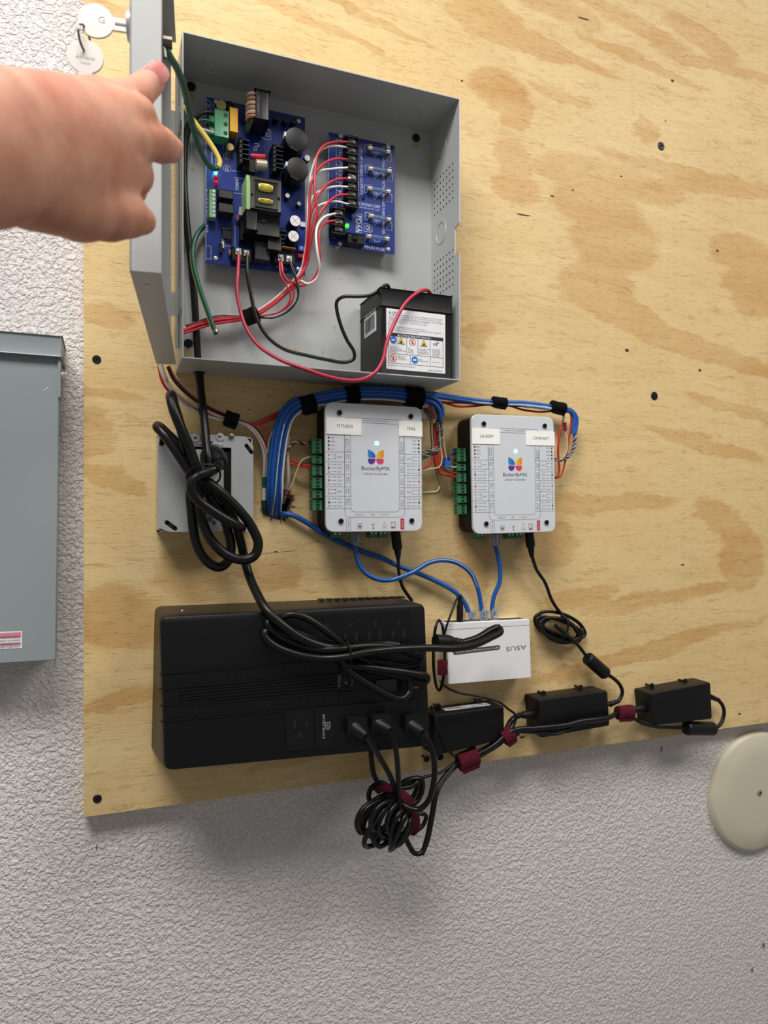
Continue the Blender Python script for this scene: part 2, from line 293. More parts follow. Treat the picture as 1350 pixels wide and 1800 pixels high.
# ================================================================ the setting
WALL = MB().box(-1.6, 3.2, -.10, -.018, 0.0, 2.75).build('wall_back', PLASTER, kind='structure')
sm = MB()
for (px, py, rx, ry) in [(1163, 1317, 1.6, 5), (170, 1490, 1.2, 5), (1342, 1662, 3, 5), (1322, 1706, 2.5, 4)]:
    c = P(px, py, -.018); k = mm_px(c); sm.prism([(c.x+rx*k*math.cos(t)*(1+.3*math.sin(3*t)), c.z+ry*k*math.sin(t)) for t in [i*math.pi/5 for i in range(10)]], -.0182, -.0176)
sm.build('scuff_marks', mat('grey_scuff', (112, 104, 100), .8), WALL)
BX0, BX1, BZ0, BZ1 = -.0243, 2.414, 1.024, 2.243
hc = P(487, 884, 0); HR = .0185
def ply_board():
    t = thing('plywood_board', 'large pine plywood backboard screwed to the textured white wall', 'plywood', (BX0, .018, BZ0))
    n = 32; ring = [(hc.x+HR*(1+.05*math.sin(5*a)+.03*math.sin(11*a))*math.cos(a), hc.z+1.1*HR*(1+.05*math.sin(4*a))*math.sin(a)) for a in [2*math.pi*i/n for i in range(n)]]
    def outer(a):                       # matching point on the rectangle round the hole
        dx, dz = math.cos(a), math.sin(a); k = []
        if dx > 1e-9: k.append((BX1-hc.x)/dx)
        if dx < -1e-9: k.append((BX0-hc.x)/dx)
        if dz > 1e-9: k.append((BZ1-hc.z)/dz)
        if dz < -1e-9: k.append((BZ0-hc.z)/dz)
        k = min(k); return (hc.x+dx*k, hc.z+dz*k)
    angs = sorted([2*math.pi*i/n for i in range(n)])
    out = [outer(a) for a in angs]; cor = [(BX0, BZ0), (BX1, BZ0), (BX1, BZ1), (BX0, BZ1)]
    V = [(x, 0, z) for x, z in ring]+[(x, 0, z) for x, z in out]; Fc = []
    cidx = {}
    for c in cor: cidx[c] = len(V); V.append((c[0], 0, c[1]))
    for i in range(n):
        j = (i+1) % n; f = [i, j, n+j]
        a, b = out[j], out[i]
        if abs(a[0]-b[0]) > 1e-6 and abs(a[1]-b[1]) > 1e-6:
            c = min(cor, key=lambda c: (c[0]-a[0])**2+(c[1]-a[1])**2+(c[0]-b[0])**2+(c[1]-b[1])**2 if (abs(c[0]-a[0]) < 1e-6 or abs(c[1]-a[1]) < 1e-6) and (abs(c[0]-b[0]) < 1e-6 or abs(c[1]-b[1]) < 1e-6) else 1e9); f.append(cidx[c])
        f.append(n+i); Fc.append(tuple(f))
    m = MB(); m.add(V, Fc)
    m.add([(x, y, z) for y in (0, .018) for x, z in ring], [(i, (i+1) % n, n+(i+1) % n, n+i) for i in range(n)])
    m.add([(x, y, z) for y in (0, .018) for x, z in cor], [(i, (i+1) % 4, 4+(i+1) % 4, 4+i) for i in range(4)]+[(4, 5, 6, 7)])
    m.build('sheet', PLY, t, ang=20)
    mh = MB(); mh.prism(circ(hc.x, hc.z, HR*1.12, 24), -.0178, -.0165); mh.build('wall_hole_shade', DARK, t)  # dark disc on the wall, painting the shade inside the hole
    # rough charred lip of the hole
    lip = MB()
    for i in range(46):
        a = random.uniform(-1.3, 1.2) if i < 30 else random.uniform(0, 6.28); r0 = HR*1.0; r1 = HR*random.uniform(1.08, 1.3)
        p = Vector((hc.x+r0*math.cos(a), -.0002, hc.z+1.1*r0*math.sin(a))); q = Vector((hc.x+r1*math.cos(a+.06), -random.uniform(.0005, .0025), hc.z+1.1*r1*math.sin(a+.06)))
        lip.cyl(p, q, .0006, .0002, 5)
    lip.build('splinters', mat('charred_splinter', (64, 46, 30), .8), t)
    for (px, py) in [(170, 632), (171, 1404), (1162, 257), (1150, 696)]:
        c = P(px, py, 0); r = 7.5*mm_px(c); s = MB().lathe(c+Vector((0, .001, 0)), (0, -1, 0), [(r, 0), (r, .0014), (r*.85, .0022), (0, .0020)], 16).build('screw', BSCREW, t)
        k = MB()
        for a in (.3, .3+math.pi/2): v = Vector((math.cos(a), 0, math.sin(a)))*r*.6; k.bar(c-v+Vector((0, -.0012, 0)), c+v+Vector((0, -.0012, 0)), r*.28, .0001)
        k.build('cross_slot', DARK, s)
    kn = MB()                           # small knots, nail pips and the short splits
    for (px, py, rx, ry) in [(1026, 33, 12, 2.2), (920, 378, 14, 2.2), (971, 345, 4, 2.4), (1092, 310, 3, 2), (1182, 142, 3.5, 4), (1261, 441, 4, 2.5), (1102, 616, 4, 5), (1230, 651, 3, 4), (1170, 213, 2, 2), (485, 970, 3, 2), (1187, 1300, 0, 0), (438, 720, 3, 1.5), (1200, 993, 4, 2), (812, 142, 2.5, 2.5), (1300, 1255, 3, 3), (918, 1296, 5, 3), (1007, 334, 2.5, 2)]:
        if not rx: continue
        c = P(px, py, 0); k = mm_px(c); rx *= .8; ry *= .75; kn.prism([(c.x+rx*k*1.2*math.cos(t)*(1+.2*math.sin(3*t)), c.z+ry*k*math.sin(t)*(1+.25*math.cos(2*t))) for t in [i*math.pi/6 for i in range(12)]], -.0002, .00015)
    kn.build('knots_and_splits', mat('dark_knot', (74, 50, 30), .8), t)
    a = P(452, 974, 0); b = P(520, 968, 0); MB().bar(a+Vector((0, 0, 0)), b, .0005, .0001).build('crack', mat('dark_knot', (74, 50, 30), .8), t)
    return t
ply_board()

# ================================================================ grey cabinet at the left edge
def grey_cabinet():
    d1 = .030; a = P(105, 618, d1); b = P(98, 1160, d1); top = P(108, 592, d1+.004); xl = -.42
    t = thing('wall_cabinet', 'blue-grey painted steel electrical cabinet beside the plywood edge', 'cabinet', ((xl+a.x)/2, .018, b.z))
    MB().box(xl, b.x-.003, -.018, d1-.012, b.z+.003, top.z-.004, .001).build('box_body', PANEL, t)
    MB().loft([(rquad([(xl, b.z), (b.x, b.z), (a.x, a.z-.001), (xl, a.z-.001)], .002, 2), d1-.014), (rquad([(xl, b.z), (b.x, b.z), (a.x, a.z-.001), (xl, a.z-.001)], .002, 2), d1-.001), (inset(rquad([(xl, b.z), (b.x, b.z), (a.x, a.z-.001), (xl, a.z-.001)], .002, 2), .001), d1)]).build('front_cover', PANEL, t)
    hd = MB(); hz = P(108, 628, d1+.004).z
    hd.box(xl, top.x, -.018, d1+.005, hz, top.z, .0016)
    hd.build('top_hood', PANEL, t)
    fl = P(103, 700, d1-.004); f2 = P(103, 625, d1-.004); MB().prism(rquad([(top.x-.0035, fl.z), (top.x-.001, fl.z), (top.x-.001, f2.z), (top.x-.0035, f2.z)], .0008, 2), .01, d1+.003).build('hood_side_flap', PANEL, t)
    c = P(110, 661, d1-.012); bo = MB().cyl(c, c+Vector((.0045, 0, 0)), .0046, n=6); bo.cyl(c-Vector((.003, 0, 0)), c+Vector((.0008, 0, 0)), .0062, n=16); bo.build('hex_bolt', STEEL, t)
    lb = P(39, 1110, d1); l2 = P(39, 1139, d1); s = MB().box(xl+.2, lb.x, d1, d1+.0003, l2.z, lb.z+.0006).build('warning_sticker', WPAP, t, label='pink and white warning sticker')
    pk = MB(); pk.box(xl+.2, lb.x-.0012, d1+.0003, d1+.0005, lb.z-.0062, lb.z-.0005); pk.box(xl+.2, lb.x-.0012, d1+.0003, d1+.0005, l2.z+.0032, l2.z+.0062); pk.build('pink_band', mat('pink_print', (206, 132, 148), .5), s)
    tx = MB()
    for i, (q, st) in enumerate([(.3, 'RISK OF ELECTRIC SHOCK'), (.52, 'DISCONNECT ALL POWER'), (.72, 'BEFORE SERVICING UNIT'), (.9, 'KEEP COVER CLOSED NOW')]):
        z = lb.z+(l2.z-lb.z)*q; txt(tx, st, (lb.x-.0275, -(d1+.0007), z-.0006), E1, E3, .0255, .0017)
    tx.build('lettering', INK, s)
    # short scratch in the paint
    sc = MB(); sc.bar(P(77, 687, d1+.0002), P(85, 681, d1+.0002), .0008, .0001); sc.build('scratch', mat('bare_scratch', (214, 216, 216), .5), t)
grey_cabinet()

# ================================================================ power supply enclosure
X0, X1, Z0, Z1, DE = .0735, .4005, 1.5240, 1.8675, .083
def enclosure():
    t = thing('power_supply_enclosure', 'open grey steel power supply cabinet with its hinged door swung out', 'enclosure', ((X0+X1)/2, 0, Z0))
    T = .0013
    MB().box(X0, X1, .0012, .0025, Z0, Z1).build('back_panel', GREY, t)
    MB().box(X0, X1, .0025, DE, Z1-T, Z1).build('top_wall', GREY, t)
    MB().box(X0, X1, .0025, DE, Z0, Z0+T).build('bottom_wall', GREY, t)
    MB().box(X0, X0+T, .0025, DE, Z0+T, Z1-T).build('side_wall', GREY, t)
    zn1 = PX(808, 392, X1).z; zn0 = PX(808, 446, X1).z; nd = DE-.012
    pts = [(.0025, Z0+T), (DE, Z0+T), (DE, zn0), (nd, zn0+.003), (nd, zn1-.003), (DE, zn1), (DE, Z1-T), (.0025, Z1-T)]
    MB().poly3([(X1-T, -d, z) for d, z in pts], (T, 0, 0)).build('side_wall', GREY, t)
    kr = []
    for (px, py) in [(377, 116), (558, 159), (721, 199)]:
        c = PZ(px, py, Z1-T); c.z -= .0001; m = MB(); m.torus(c, (0, 0, 1), .0135, .0006, 28, 6); kr.append(m.build('knockout', GREY, t))
    for (px, py) in [(775.5, 259), (775.5, 409)]:
        c = PX(px, py, X1-T); m = MB(); m.torus(c, (1, 0, 0), .0135, .0007, 28, 6); m.build('knockout', GREY, t)
    # perforated vents of the right wall
    for (pa, pb, rows) in [((764, 321), (796, 297), 6), ((764, 465), (796, 450), 6)]:
        a = PX(*pa, X1-T); b = PX(*pb, X1-T); v = MB(); dz = .0085
        for i in range(7):
            dd = -a.y+(a.y-b.y)*i/6
            for j in range(rows): z = a.z-.0012*i*0-dz*j; v.cyl((X1-T-.0002, -dd, z), (X1-T+.0002, -dd, z), .0013, n=8)
        v.build('vent_perforations', DARK, t, kind='stuff')
    v = MB()
    for za in (1.792, 1.640):
        for i in range(4):
            for j in range(5): z = za-.0062*j; dd = .030+.012*i; v.box(X0-.0002, X0+.0002, dd-.0032, dd+.0032, z-.0008, z+.0008)
    v.build('vent_slots', mat('slot_shadow', (120, 112, 92), .8), t, kind='stuff')
    # keyholes, mounting screws and small holes of the back panel
    kw = mat('bare_plywood_in_keyhole', (196, 166, 112), .6)
    for (px, py, qx, qy) in [(336, 153, 337, 170), (731, 243, 731, 257), (331, 604, 331, 620)]:
        c = P(px, py, .003); k = P(qx, qy, .0027); MB().cyl(k+Vector((0, .0003, 0)), k, .0044, n=16).build('keyhole', kw, t)
        s = MB(); s.lathe(c, (0, -1, 0), [(.0052, 0), (.0052, .002), (.004, .0034), (.001, .0034)], 16); s.build('mounting_screw', BSCREW, t)
    for (px, py) in [(339, 298), (363, 597), (600, 490), (712, 507), (588, 575), (568, 619), (506, 612), (519, 614), (712, 267)]:
        c = P(px, py, .0027); MB().cyl(c+Vector((0, .0003, 0)), c, .0020, n=12).build('drilled_hole', kw, t)
    c = PX(309, 588, X0); MB().poly3([(X0-.0006, c.y+.0045*math.cos(a), c.z+.0115*math.sin(a)) for a in [i*math.pi/8 for i in range(16)]], (T+.0012, 0, 0)).build('cable_grommet', BLK, t)
    # caution sticker on the back panel, by the mains entry
    cs = P(322, 194, .0028); c2 = P(338, 273, .0028); st = MB().box(cs.x, c2.x, .0025, .0028, c2.z, cs.z).build('caution_sticker', WPAP, t, label='white caution sticker')
    tx = MB(); ptxt(tx, 'CAUTION', 324, 197, 331, 228, .003, 90); ptxt(tx, 'DE-ENERGIZE UNIT PRIOR', 326, 232, 330, 272, .003, 90); ptxt(tx, 'TO SERVICING', 332, 240, 335, 270, .003, 90); tx.build('lettering', INK, st)
    # ---- the door: a shallow steel tray swung out past ninety degrees
    ang = math.radians(6.9); e = Vector((-math.sin(ang), -math.cos(ang), 0)); nn = Vector((math.cos(ang), -math.sin(ang), 0))   # outwards along the door / from its outer skin to its open side
    H = Vector((.0490, -.056, 0)); Ld = .290; Wd = .0205; zb = Z0-.0025; zt = Z1+.0025; TT = .0014
    def dp(s, w, z): return H+e*s+nn*w+Vector((0, 0, z))
    def dbox(s0, s1, w0, w1, z0, z1, m=None):
        m = m or MB(); m.add([dp(s, w, z) for s in (s0, s1) for w in (w0, w1) for z in (z0, z1)], [(0, 1, 3, 2), (4, 6, 7, 5), (0, 4, 5, 1), (2, 3, 7, 6), (0, 2, 6, 4), (1, 5, 7, 3)]); return m
    door = dbox(0, Ld, 0, TT, zb, zt).build('door', GREY, t)
    dbox(Ld-TT, Ld, 0, Wd, zb, zt).build('edge_flange', GREY, door); dbox(0, TT, TT, Wd*.75, zb, zt).build('edge_flange', GREY, door)
    dbox(TT, Ld-TT, TT, Wd, zb, zb+TT).build('edge_flange', GREY, door); dbox(TT, Ld-TT, TT, Wd, zt-TT, zt).build('edge_flange', GREY, door)
    dbox(Ld-.0125, Ld-TT, Wd-TT, Wd, zb+TT, zt-TT).build('return_lip', GREY, door)
    for za, zc in ((1.800, 1.7755), (1.6015, 1.577)):
        m = MB(); m.box(X0-.0135, X0+.0025, DE-.034, DE-.0325, zc, za); m.box(X0-.0012, X0-.0001, DE-.034, DE-.004, zc, za); m.build('hinge_leaf', GREY, door)
    MB().cyl((X0-.0022, -.0505, zb+.02), (X0-.0022, -.0505, zt-.02), .0022, n=10).build('hinge_pin', GREY, door)
    # slots in the flanges; the mint disc paints the light coming through its slot
    c = dp(Ld, Wd*.42, 0); zc = CZ+(HOR-310)/F*(mm_px(c)*F); m = MB(); q = [dp(Ld+.0002, Wd*.42+.0016*math.cos(a), zc+(.0045 if math.sin(a) > 0 else -.0045)+.0016*math.sin(a)) for a in [i*math.pi/7 for i in range(14)]]; m.poly3(q, e*.0002); m.build('flange_slot', mat('mint_slot_light', (214, 232, 216), .5), door)
    m = MB(); m.poly3([dp(Ld-.03+.004*math.cos(a), Wd*.45+.0022*math.sin(a), zb-.0002) for a in [i*math.pi/7 for i in range(14)]], (0, 0, -.0002)); m.build('flange_slot', mat('pale_slot', (206, 200, 186), .5), door)
    # cam lock near the free edge, on the outer skin, with the earth lug opposite it
    lz = CZ+(HOR-48)/F*(mm_px(dp(Ld-.020, 0, 0))*F)
    lk = MB(); lk.cyl(dp(Ld-.020, -.0005, lz), dp(Ld-.020, -.0035, lz), .0105, .0095, 22); lk.build('cam_lock', STEEL, door)
    lk = MB(); lk.cyl(dp(Ld-.020, .0015, lz), dp(Ld-.020, .013, lz), .0085, n=18); lk.build('cam_barrel', STEEL, door)
    lg = CP(287, 74, .50); lk = MB(); lk.cyl(lg, lg+nn*.006, .004, n=8); lk.cyl(lg+Vector((0, 0, -.003)), lg+Vector((.001, 0, -.011)), .0019, n=8); lk.build('earth_lug', mat('dull_lug', (120, 112, 100), .35, .8), door)
    return dp, Ld, lz, nn, e
dp, LD, LZ, NN, EE = enclosure()

# ---- keys
def keys():
    lock = dp(LD-.020, -.0035, LZ); out = -NN
    head = lock+out*.0205
    t = thing('key_set', 'two round-headed steel keys on a wire ring, one turned in the door lock', 'keys', lock)
    zc = head.z; ax = (lock-head); ax.z = 0; ax.normalize(); nrm = ax.cross(Vector((0, 0, 1))).normalized()
    def key(c, dirv, name, blade):
        up = nrm.cross(dirv).normalized(); R = .0118; n = 28; half = []; m = MB(); sh = .0045
        a0 = math.asin(sh/R); pts = []
        for i in range(n+1):
            a = a0+(2*math.pi-2*a0)*i/n; pts.append(c+dirv*(R*math.cos(a))+up*(R*math.sin(a)))
        pts += [c+dirv*blade-up*sh, c+dirv*blade+up*sh]
        m.poly3([p-nrm*.0009 for p in pts], nrm*.0018); k = m.build(name, KEYM, t); return k, up
    k1, up = key(head, ax, 'key', max(.018, (lock-head).dot(ax)))
    MB().bar(head+ax*.0125+nrm*.0009, head+ax*.020+nrm*.0009, .0016, .0003, nrm).build('blade_groove', mat('key_groove', (110, 104, 98), .5, .6), k1)
    h2 = head+Vector((0, 0, -.026))+ax*-.0068; k2, up2 = key(h2, Vector((0, 0, -1)), 'key', .024)
    m = MB(); f = h2+nrm*.0011; fu = ax if ax.x > 0 else -ax; txt(m, 'Altronix', f-fu*.0062+Vector((0, 0, -.002)), fu, E3, .0124, .0026); txt(m, 'MADE', f-fu*.003+Vector((0, 0, -.0055)), fu, E3, .006, .0015); m.build('lettering', mat('key_stamp', (170, 160, 156), .5, .4), k2)
    m = MB(); f = head+nrm*.0011; txt(m, 'G', f+fu*.0015+Vector((0, 0, -.001)), fu, E3, .0045, .0045); m.build('lettering', mat('key_stamp', (170, 160, 156), .5, .4), k1)
    rc = (head+h2)/2+Vector((0, 0, -.0005)); MB().torus(rc-ax*.004, ax+nrm*.35, .0085, .0008, 24, 6).build('wire_ring', mat('dark_ring_steel', (120, 112, 108), .3, .9), t)
keys()

# ================================================================ circuit boards
def screwhead(m, c, r=.0026, ax=(0, -1, 0)): m.lathe(c, ax, [(r, 0), (r, .0008), (r*.6, .0016), (.0002, .0018)], 12)
def power_board():
    D = .020; a = P(361, 169, D); b = P(536, 473, D); xa, xb, zt, zb = .1051, .2229, 1.8407, 1.6497
    t = thing('power_supply_board', 'blue power supply circuit board crowded with capacitors and heatsinks', 'circuit board', ((xa+xb)/2, -.004, zb))
    MB().box(xa, xb, D-.0016, D, zb, zt).build('board', PCB, t)
    for (px, py) in [(380, 179), (379, 454), (524, 473), (525, 213)]:
        c = P(px, py, D); m = MB(); screwhead(m, c); m.build('corner_screw', STEEL, t); MB().cyl((c.x, -.0026, c.z), (c.x, -(D-.0018), c.z), .0028, n=6).build('standoff', STEEL, t)
    B = lambda name, m, px0, py0, px1, py1, d1, bev=.0004, d0=D: MB().pbox(px0, py0, px1, py1, d0, d1, bev).build(name, m, t)
    # mains terminal block
    tb = MB(); q0 = P(379, 191, .037); q1 = P(402, 243, .037); tb.box(q0.x-.001, q1.x, D, .037, q1.z, q0.z, .0006); tb.box(q0.x-.006, q0.x-.001, D, .030, q1.z, q0.z, .0004); o = tb.build('terminal_block', TERM, t)
    hs = MB()
    for i in range(3):
        z = q0.z+(q1.z-q0.z)*(i+.5)/3; hs.cyl((q1.x-.0035, -.0368, z), (q1.x-.0035, -.0373, z), .0024, n=12)
    hs.build('screw_well', mat('deep_green_well', (10, 46, 28), .7), o)
    MB().cyl(P(389, 190, .022)+Vector((0, 0, .003)), P(389, 190, .036)+Vector((0, 0, .003)), .0055, n=18).build('brass_fuse_cap', GOLD, t)
    m = MB(); c = P(405, 257, .030)
    for k in range(6): m.cyl((c.x, -(D+.0015*k), c.z), (c.x, -(D+.0015*k+.0011), c.z), .0042, n=14)
    m.build('knurled_capacitor', GOLD, t)
    B('film_capacitor', YCAP, 404, 188, 418, 233, .037, .0006); MB().ball(P(404, 186, .026), .0052, (1, .5, 1)).build('disc_varistor', CAPB, t)
    # common-mode choke
    c0 = P(450, 157, .056); c1 = P(477, 214, .056); ck = MB(); ck.box(c0.x, c1.x-.003, .024, .056, c1.z, c0.z, .002, 2); o = ck.build('choke_core', CAPB, t)
    MB().box(c0.x+.0052, c0.x+.0060, .0555, .0563, c1.z+.002, c0.z-.002).build('core_seam', DARK, o)
    tx = MB(); txt(tx, 'TF-1040', (c0.x+.0015, -.0562, c0.z-.006), -E3, E1, .018, .0024); tx.build('lettering', GINK, o)
    for i in range(6):
        z = c0.z-.003-i*.0052; m = MB(); m.torus((c0.x-.0005, -.044, z), (0, .12, 1), .0078, .0019, 18, 8); m.build('winding', COP if i % 2 else mat('silvery_winding', (206, 196, 186), .3, .6), t)
    MB().box(c0.x-.006, c0.x+.006, D, .040, c1.z+.001, c1.z+.006, .001).build('choke_base', mat('pale_green_tape', (128, 160, 128), .5), t)
    for (px, py) in [(486, 208), (502, 212), (516, 214)]:
        c = P(px, py, D+.008); MB().cyl((c.x, -(D+.0006), c.z), (c.x, -(D+.010), c.z), .0034, n=14).build('diode', CAPB, t)
    for (px, py, r, h) in [(521.5, 244, 21, .030), (523.5, 296, 20.5, .030)]:
        c = P(px, py, D+h); rr = r*mm_px(c); m = MB(); m.lathe((c.x, -D, c.z), (0, -1, 0), [(rr*.98, 0), (rr*.98, h-.0015), (rr*.95, h-.0003), (rr*.9, h), (0, h)], 32); o = m.build('bulk_capacitor', CAPB, t)
        MB().box(c.x-rr*1.03, c.x-rr*.80, D+h-.008, D+h-.0002, c.z+rr*.05, c.z+rr*.42, .0002).build('sleeve_stripe', CAPW, o)
        tx = MB(); txt(tx, '220uF 200V', (c.x-rr*.62, -(D+h+.0002), c.z-rr*.80), E1*.93-E3*.35, E3, rr*.75, .0013); tx.build('lettering', GINK, o)
    def cap(px, py, r, h, vent=True):
        c = P(px, py, D+h); rr = r*mm_px(c); o = MB().cyl((c.x, -D, c.z), (c.x, -(D+h-.0004), c.z), rr, n=20).build('electrolytic_capacitor', CAPB, t)
        MB().cyl((c.x, -(D+h-.0004), c.z), (c.x, -(D+h), c.z), rr*.94, n=20).build('metal_top', CAPW, o)
        if vent:
            m = MB(); k = rr*.75
            for v in (Vector((k*.7, 0, k*.7)), Vector((k*.7, 0, -k*.7))): m.bar(Vector((c.x, -(D+h), c.z))-v, Vector((c.x, -(D+h), c.z))+v, .0003, .0001)
            m.build('vent_score', GINK, o)
    cap(540, 277.5, 5.5, .014, False); cap(505.6, 343.5, 4.2, .010, False); cap(526, 357.5, 3.8, .009, False); cap(519, 388, 10, .020); cap(516, 415, 10, .020)
    # finned heatsinks
    def fins(px0, py0, px1, py1, d1, k, horiz=True):
        o = B('heatsink', HEAT, px0, py0, px0+(px1-px0)*.3, py1, d1); p0 = P(px0, py0, d1); p1 = P(px1, py1, d1)
        for i in range(k):
            z = p0.z+(p1.z-p0.z)*(i+.2)/k; MB().box(p0.x, p1.x, D, d1, z-.0012, z, .0002).build('fin', HEAT, o)
    fins(421, 241, 438, 286, .040, 5); fins(480, 253, 497, 301, .042, 6)
    B('transistor', CAPB, 438, 279, 448, 303, .034); B('transistor', CAPB, 426, 286, 440, 300, .030)
    c = P(440, 274, .033); e2 = P(466, 276, .033); MB().tube(spline([c, c+Vector((.001, 0, 0)), e2-Vector((.001, 0, 0)), e2], .003), 0.0028, 12).build('red_resistor', mat('red_resistor_body', (196, 44, 56), .35), t)
    c = P(449, 290, .036); e2 = P(469, 292, .036); m = MB(); m.lathe(c, (e2-c), [(.003, 0), (.0064, .0005), (.0064, (e2-c).length-.0005), (.003, (e2-c).length)], 20); m.build('foil_wrapped_capacitor', mat('brushed_foil', (206, 194, 176), .3, .7), t)
    # transformer
    q0 = P(441, 308, .054); q1 = P(494, 374, .054); o = MB().box(q0.x, q1.x, D+.004, .054, q1.z, q0.z, .0008).build('transformer_core', mat('grey_ferrite', (58, 57, 54), .5, noise=.1), t)
    w0 = P(449, 316, .0545); w1 = P(487, 369, .0545); MB().box(w0.x, w1.x, .052, .0546, w1.z, w0.z, .0008).build('bobbin', CAPB, o)
    for (y0, y1) in [(321, 339), (347, 360)]:
        p0 = P(454, y0, .055); p1 = P(479, y1, .055); m = MB(); zc = (p0.z+p1.z)/2; rr = abs(p0.z-p1.z)/2
        m.lathe((p0.x, -.0545, zc), (1, 0, 0), [(rr*.75, 0), (rr*.98, (p1.x-p0.x)*.2), (rr*1.05, (p1.x-p0.x)*.5), (rr*.98, (p1.x-p0.x)*.8), (rr*.75, p1.x-p0.x)], 18)
        w_ = m.build('winding', YWIND, o); m = MB()
        for k in (.3, .55, .8): m.bar((p0.x+.001, -.0545-rr*1.01*math.cos(k-.5), zc+rr*(k-.5)), (p1.x-.001, -.0545-rr*1.01*math.cos(k-.5), zc+rr*(k-.5)), .00025, .0002)
        m.build('turn_line', AMB, w_)
    m = MB(); m.pbox(433, 307, 441, 378, D, .050, .0003); m.build('insulation_tape', mat('lime_tape', (168, 206, 138), .45), o)
    for (px, py) in [(443, 341), (490, 348)]: MB().ball(P(px, py, .0548), .0014).build('clip_pin', CAPB, o)
    # large lower heatsink bracket
    h0 = P(433, 368, .052); h1 = P(452, 405, .052); o = MB().box(h0.x, h1.x, D, .052, h1.z, h0.z, .0012).build('heatsink', HEAT, t)
    p0 = P(452, 366, .050); p1 = P(492, 410, .046); MB().box(p0.x, p1.x, D, .044, p1.z-.004, p0.z, .0006).build('plate', HEAT, o)
    p0 = P(423, 385, .032); p1 = P(470, 428, .032); MB().box(p0.x, p1.x, D, .032, p1.z, p0.z, .0006).build('foot', HEAT, o)
    p0 = P(492, 372, .05); p1 = P(498, 430, .04)
    for i in range(5): MB().box(p0.x-.001, p0.x+.010-.0008*i, D, .042-.0015*i, 1.690-.0042*i, 1.6915-.0042*i).build('fin', HEAT, o)
    MB().box(p0.x-.012, p0.x+.004, D, .040, 1.668, 1.694, .0006).build('fin_block', HEAT, o)
    m = MB(); m.cyl(P(463, 388, .0445), P(463, 388, .046), .002, n=10); m.bar(P(456, 388, .0446), P(470, 389, .0446), .0012, .0004); m.build('clamp_screw', mat('dim_steel', (92, 92, 92), .4, .7), o)
    for (x0, y0, x1, y1) in [(385, 332, 410, 350), (385, 355.5, 411, 375)]:
        B('relay', mat('dark_grey_relay', (44, 45, 48), .45), x0, y0, x1, y1, .036, .0005)
    # seven-way pale green strip
    q0 = P(368, 331, .030); q1 = P(379, 383, .030); o = MB().box(q0.x, q1.x, D, .030, q1.z, q0.z, .0008).build('terminal_strip', TERM2, t)
    for i in range(7): z = q0.z+(q1.z-q0.z)*(i+.5)/7; MB().cyl((q1.x-.002, -.0299, z), (q1.x-.002, -.0306, z), .0019, n=12).build('terminal_screw', STEEL, o)
    for py in (312, 322): c = P(380, py, .027); MB().ball(c, .0027, (1, 1.3, 1)).build('red_led', LEDR, t)
    c = P(379, 303, .024); MB().ball(c, .0022, (1, 1.2, 1)).build('cyan_led', LEDC, t)
    B('dip_chip', CAPB, 391, 403, 407, 421, .0245); m = MB()
    for i in range(4):
        for zz in (402, 422.5): p = P(393+4*i, zz, .022); m.box(p.x-.0004, p.x+.0004, D, .0225, p.z-.0006, p.z+.0006)
    m.build('chip_leads', STEEL, t)
    c = P(424, 364, .028); m = MB(); m.cyl(c, c+Vector((-.0005, .003, -.008)), .0024, n=12); m.build('pale_resistor', mat('pale_resistor_body', (200, 198, 206), .4), t)
    c = P(418, 378, .026); MB().cyl(c, c+Vector((0, .002, -.005)), .0018, n=10).build('pink_resistor', mat('pink_resistor_body', (176, 110, 110), .4), t)
    B('signal_diode', CAPW, 390, 419, 394, 436, .0225, .0003); B('signal_diode', CAPB, 386, 428, 391, 444, .0240, .0003)
    MB().ball(P(404, 444, .024), .0032, (.5, .5, 1.2)).build('tan_disc_capacitor', AMB, t)
    def scr_term(x0, y0, x1, y1, ss):
        o = B('screw_terminal', CAPB, x0, y0, x1, y1, .030, .0006)
        for (px, py) in ss:
            c = P(px, py, .030); m = MB(); m.box(c.x-.0032, c.x+.0032, .030, .0308, c.z-.0036, c.z+.0036, .0003); screwhead(m, c+Vector((0, -.0008, 0)), .0027); m.build('plated_clamp', STEEL, o)
            m = MB(); m.bar(c+Vector((-.002, -.0026, -.001)), c+Vector((.002, -.0026, .001)), .0006, .0001); m.build('slot', DARK, o)
        return o
    scr_term(408, 434, 443, 461, [(419, 442), (433.5, 445)]); scr_term(482, 438, 519, 466, [(493.5, 453), (508, 455)])
    B('relay', mat('dark_grey_relay', (44, 45, 48), .45), 448, 425, 474, 458, .034, .0005)
    p0 = P(486, 431, .036); p1 = P(520, 437, .036); MB().box(p0.x, p1.x, D, .036, p1.z, p0.z).build('amber_insulator', AMB, t)
    B('trimmer', BPOT, 524, 430, 536, 442, .026); B('dip_switch', mat('red_dip', (196, 40, 48), .4), 523, 445, 535, 453, .025); B('white_tag', CAPW, 528, 389, 537, 399, .0225)
    m = MB(); m.cyl(P(530, 436, .0261), P(530, 436, .0266), .0018, n=12); m.build('trimmer_screw', CAPW, t)
    # silkscreen
    s = MB(); e = D+.0001
    pline(s, [(363, 173), (363, 199), (377, 188)], e, closed=True); ptxt(s, 'DANGER', 364, 184, 371, 188, e)
    pline(s, [(363, 239), (392, 241), (392, 263)], e); pline(s, [(407, 300), (434, 303), (434, 342), (411, 339)], e); pline(s, [(411, 312), (434, 315)], e)
    ptxt(s, 'ALTRONIX CORP', 378, 262, 383, 298, e, 90); ptxt(s, 'BROOKLYN NY', 371, 268, 374, 296, e, 90); ptxt(s, 'AL400ULX', 414, 315, 420, 334, e, 90)
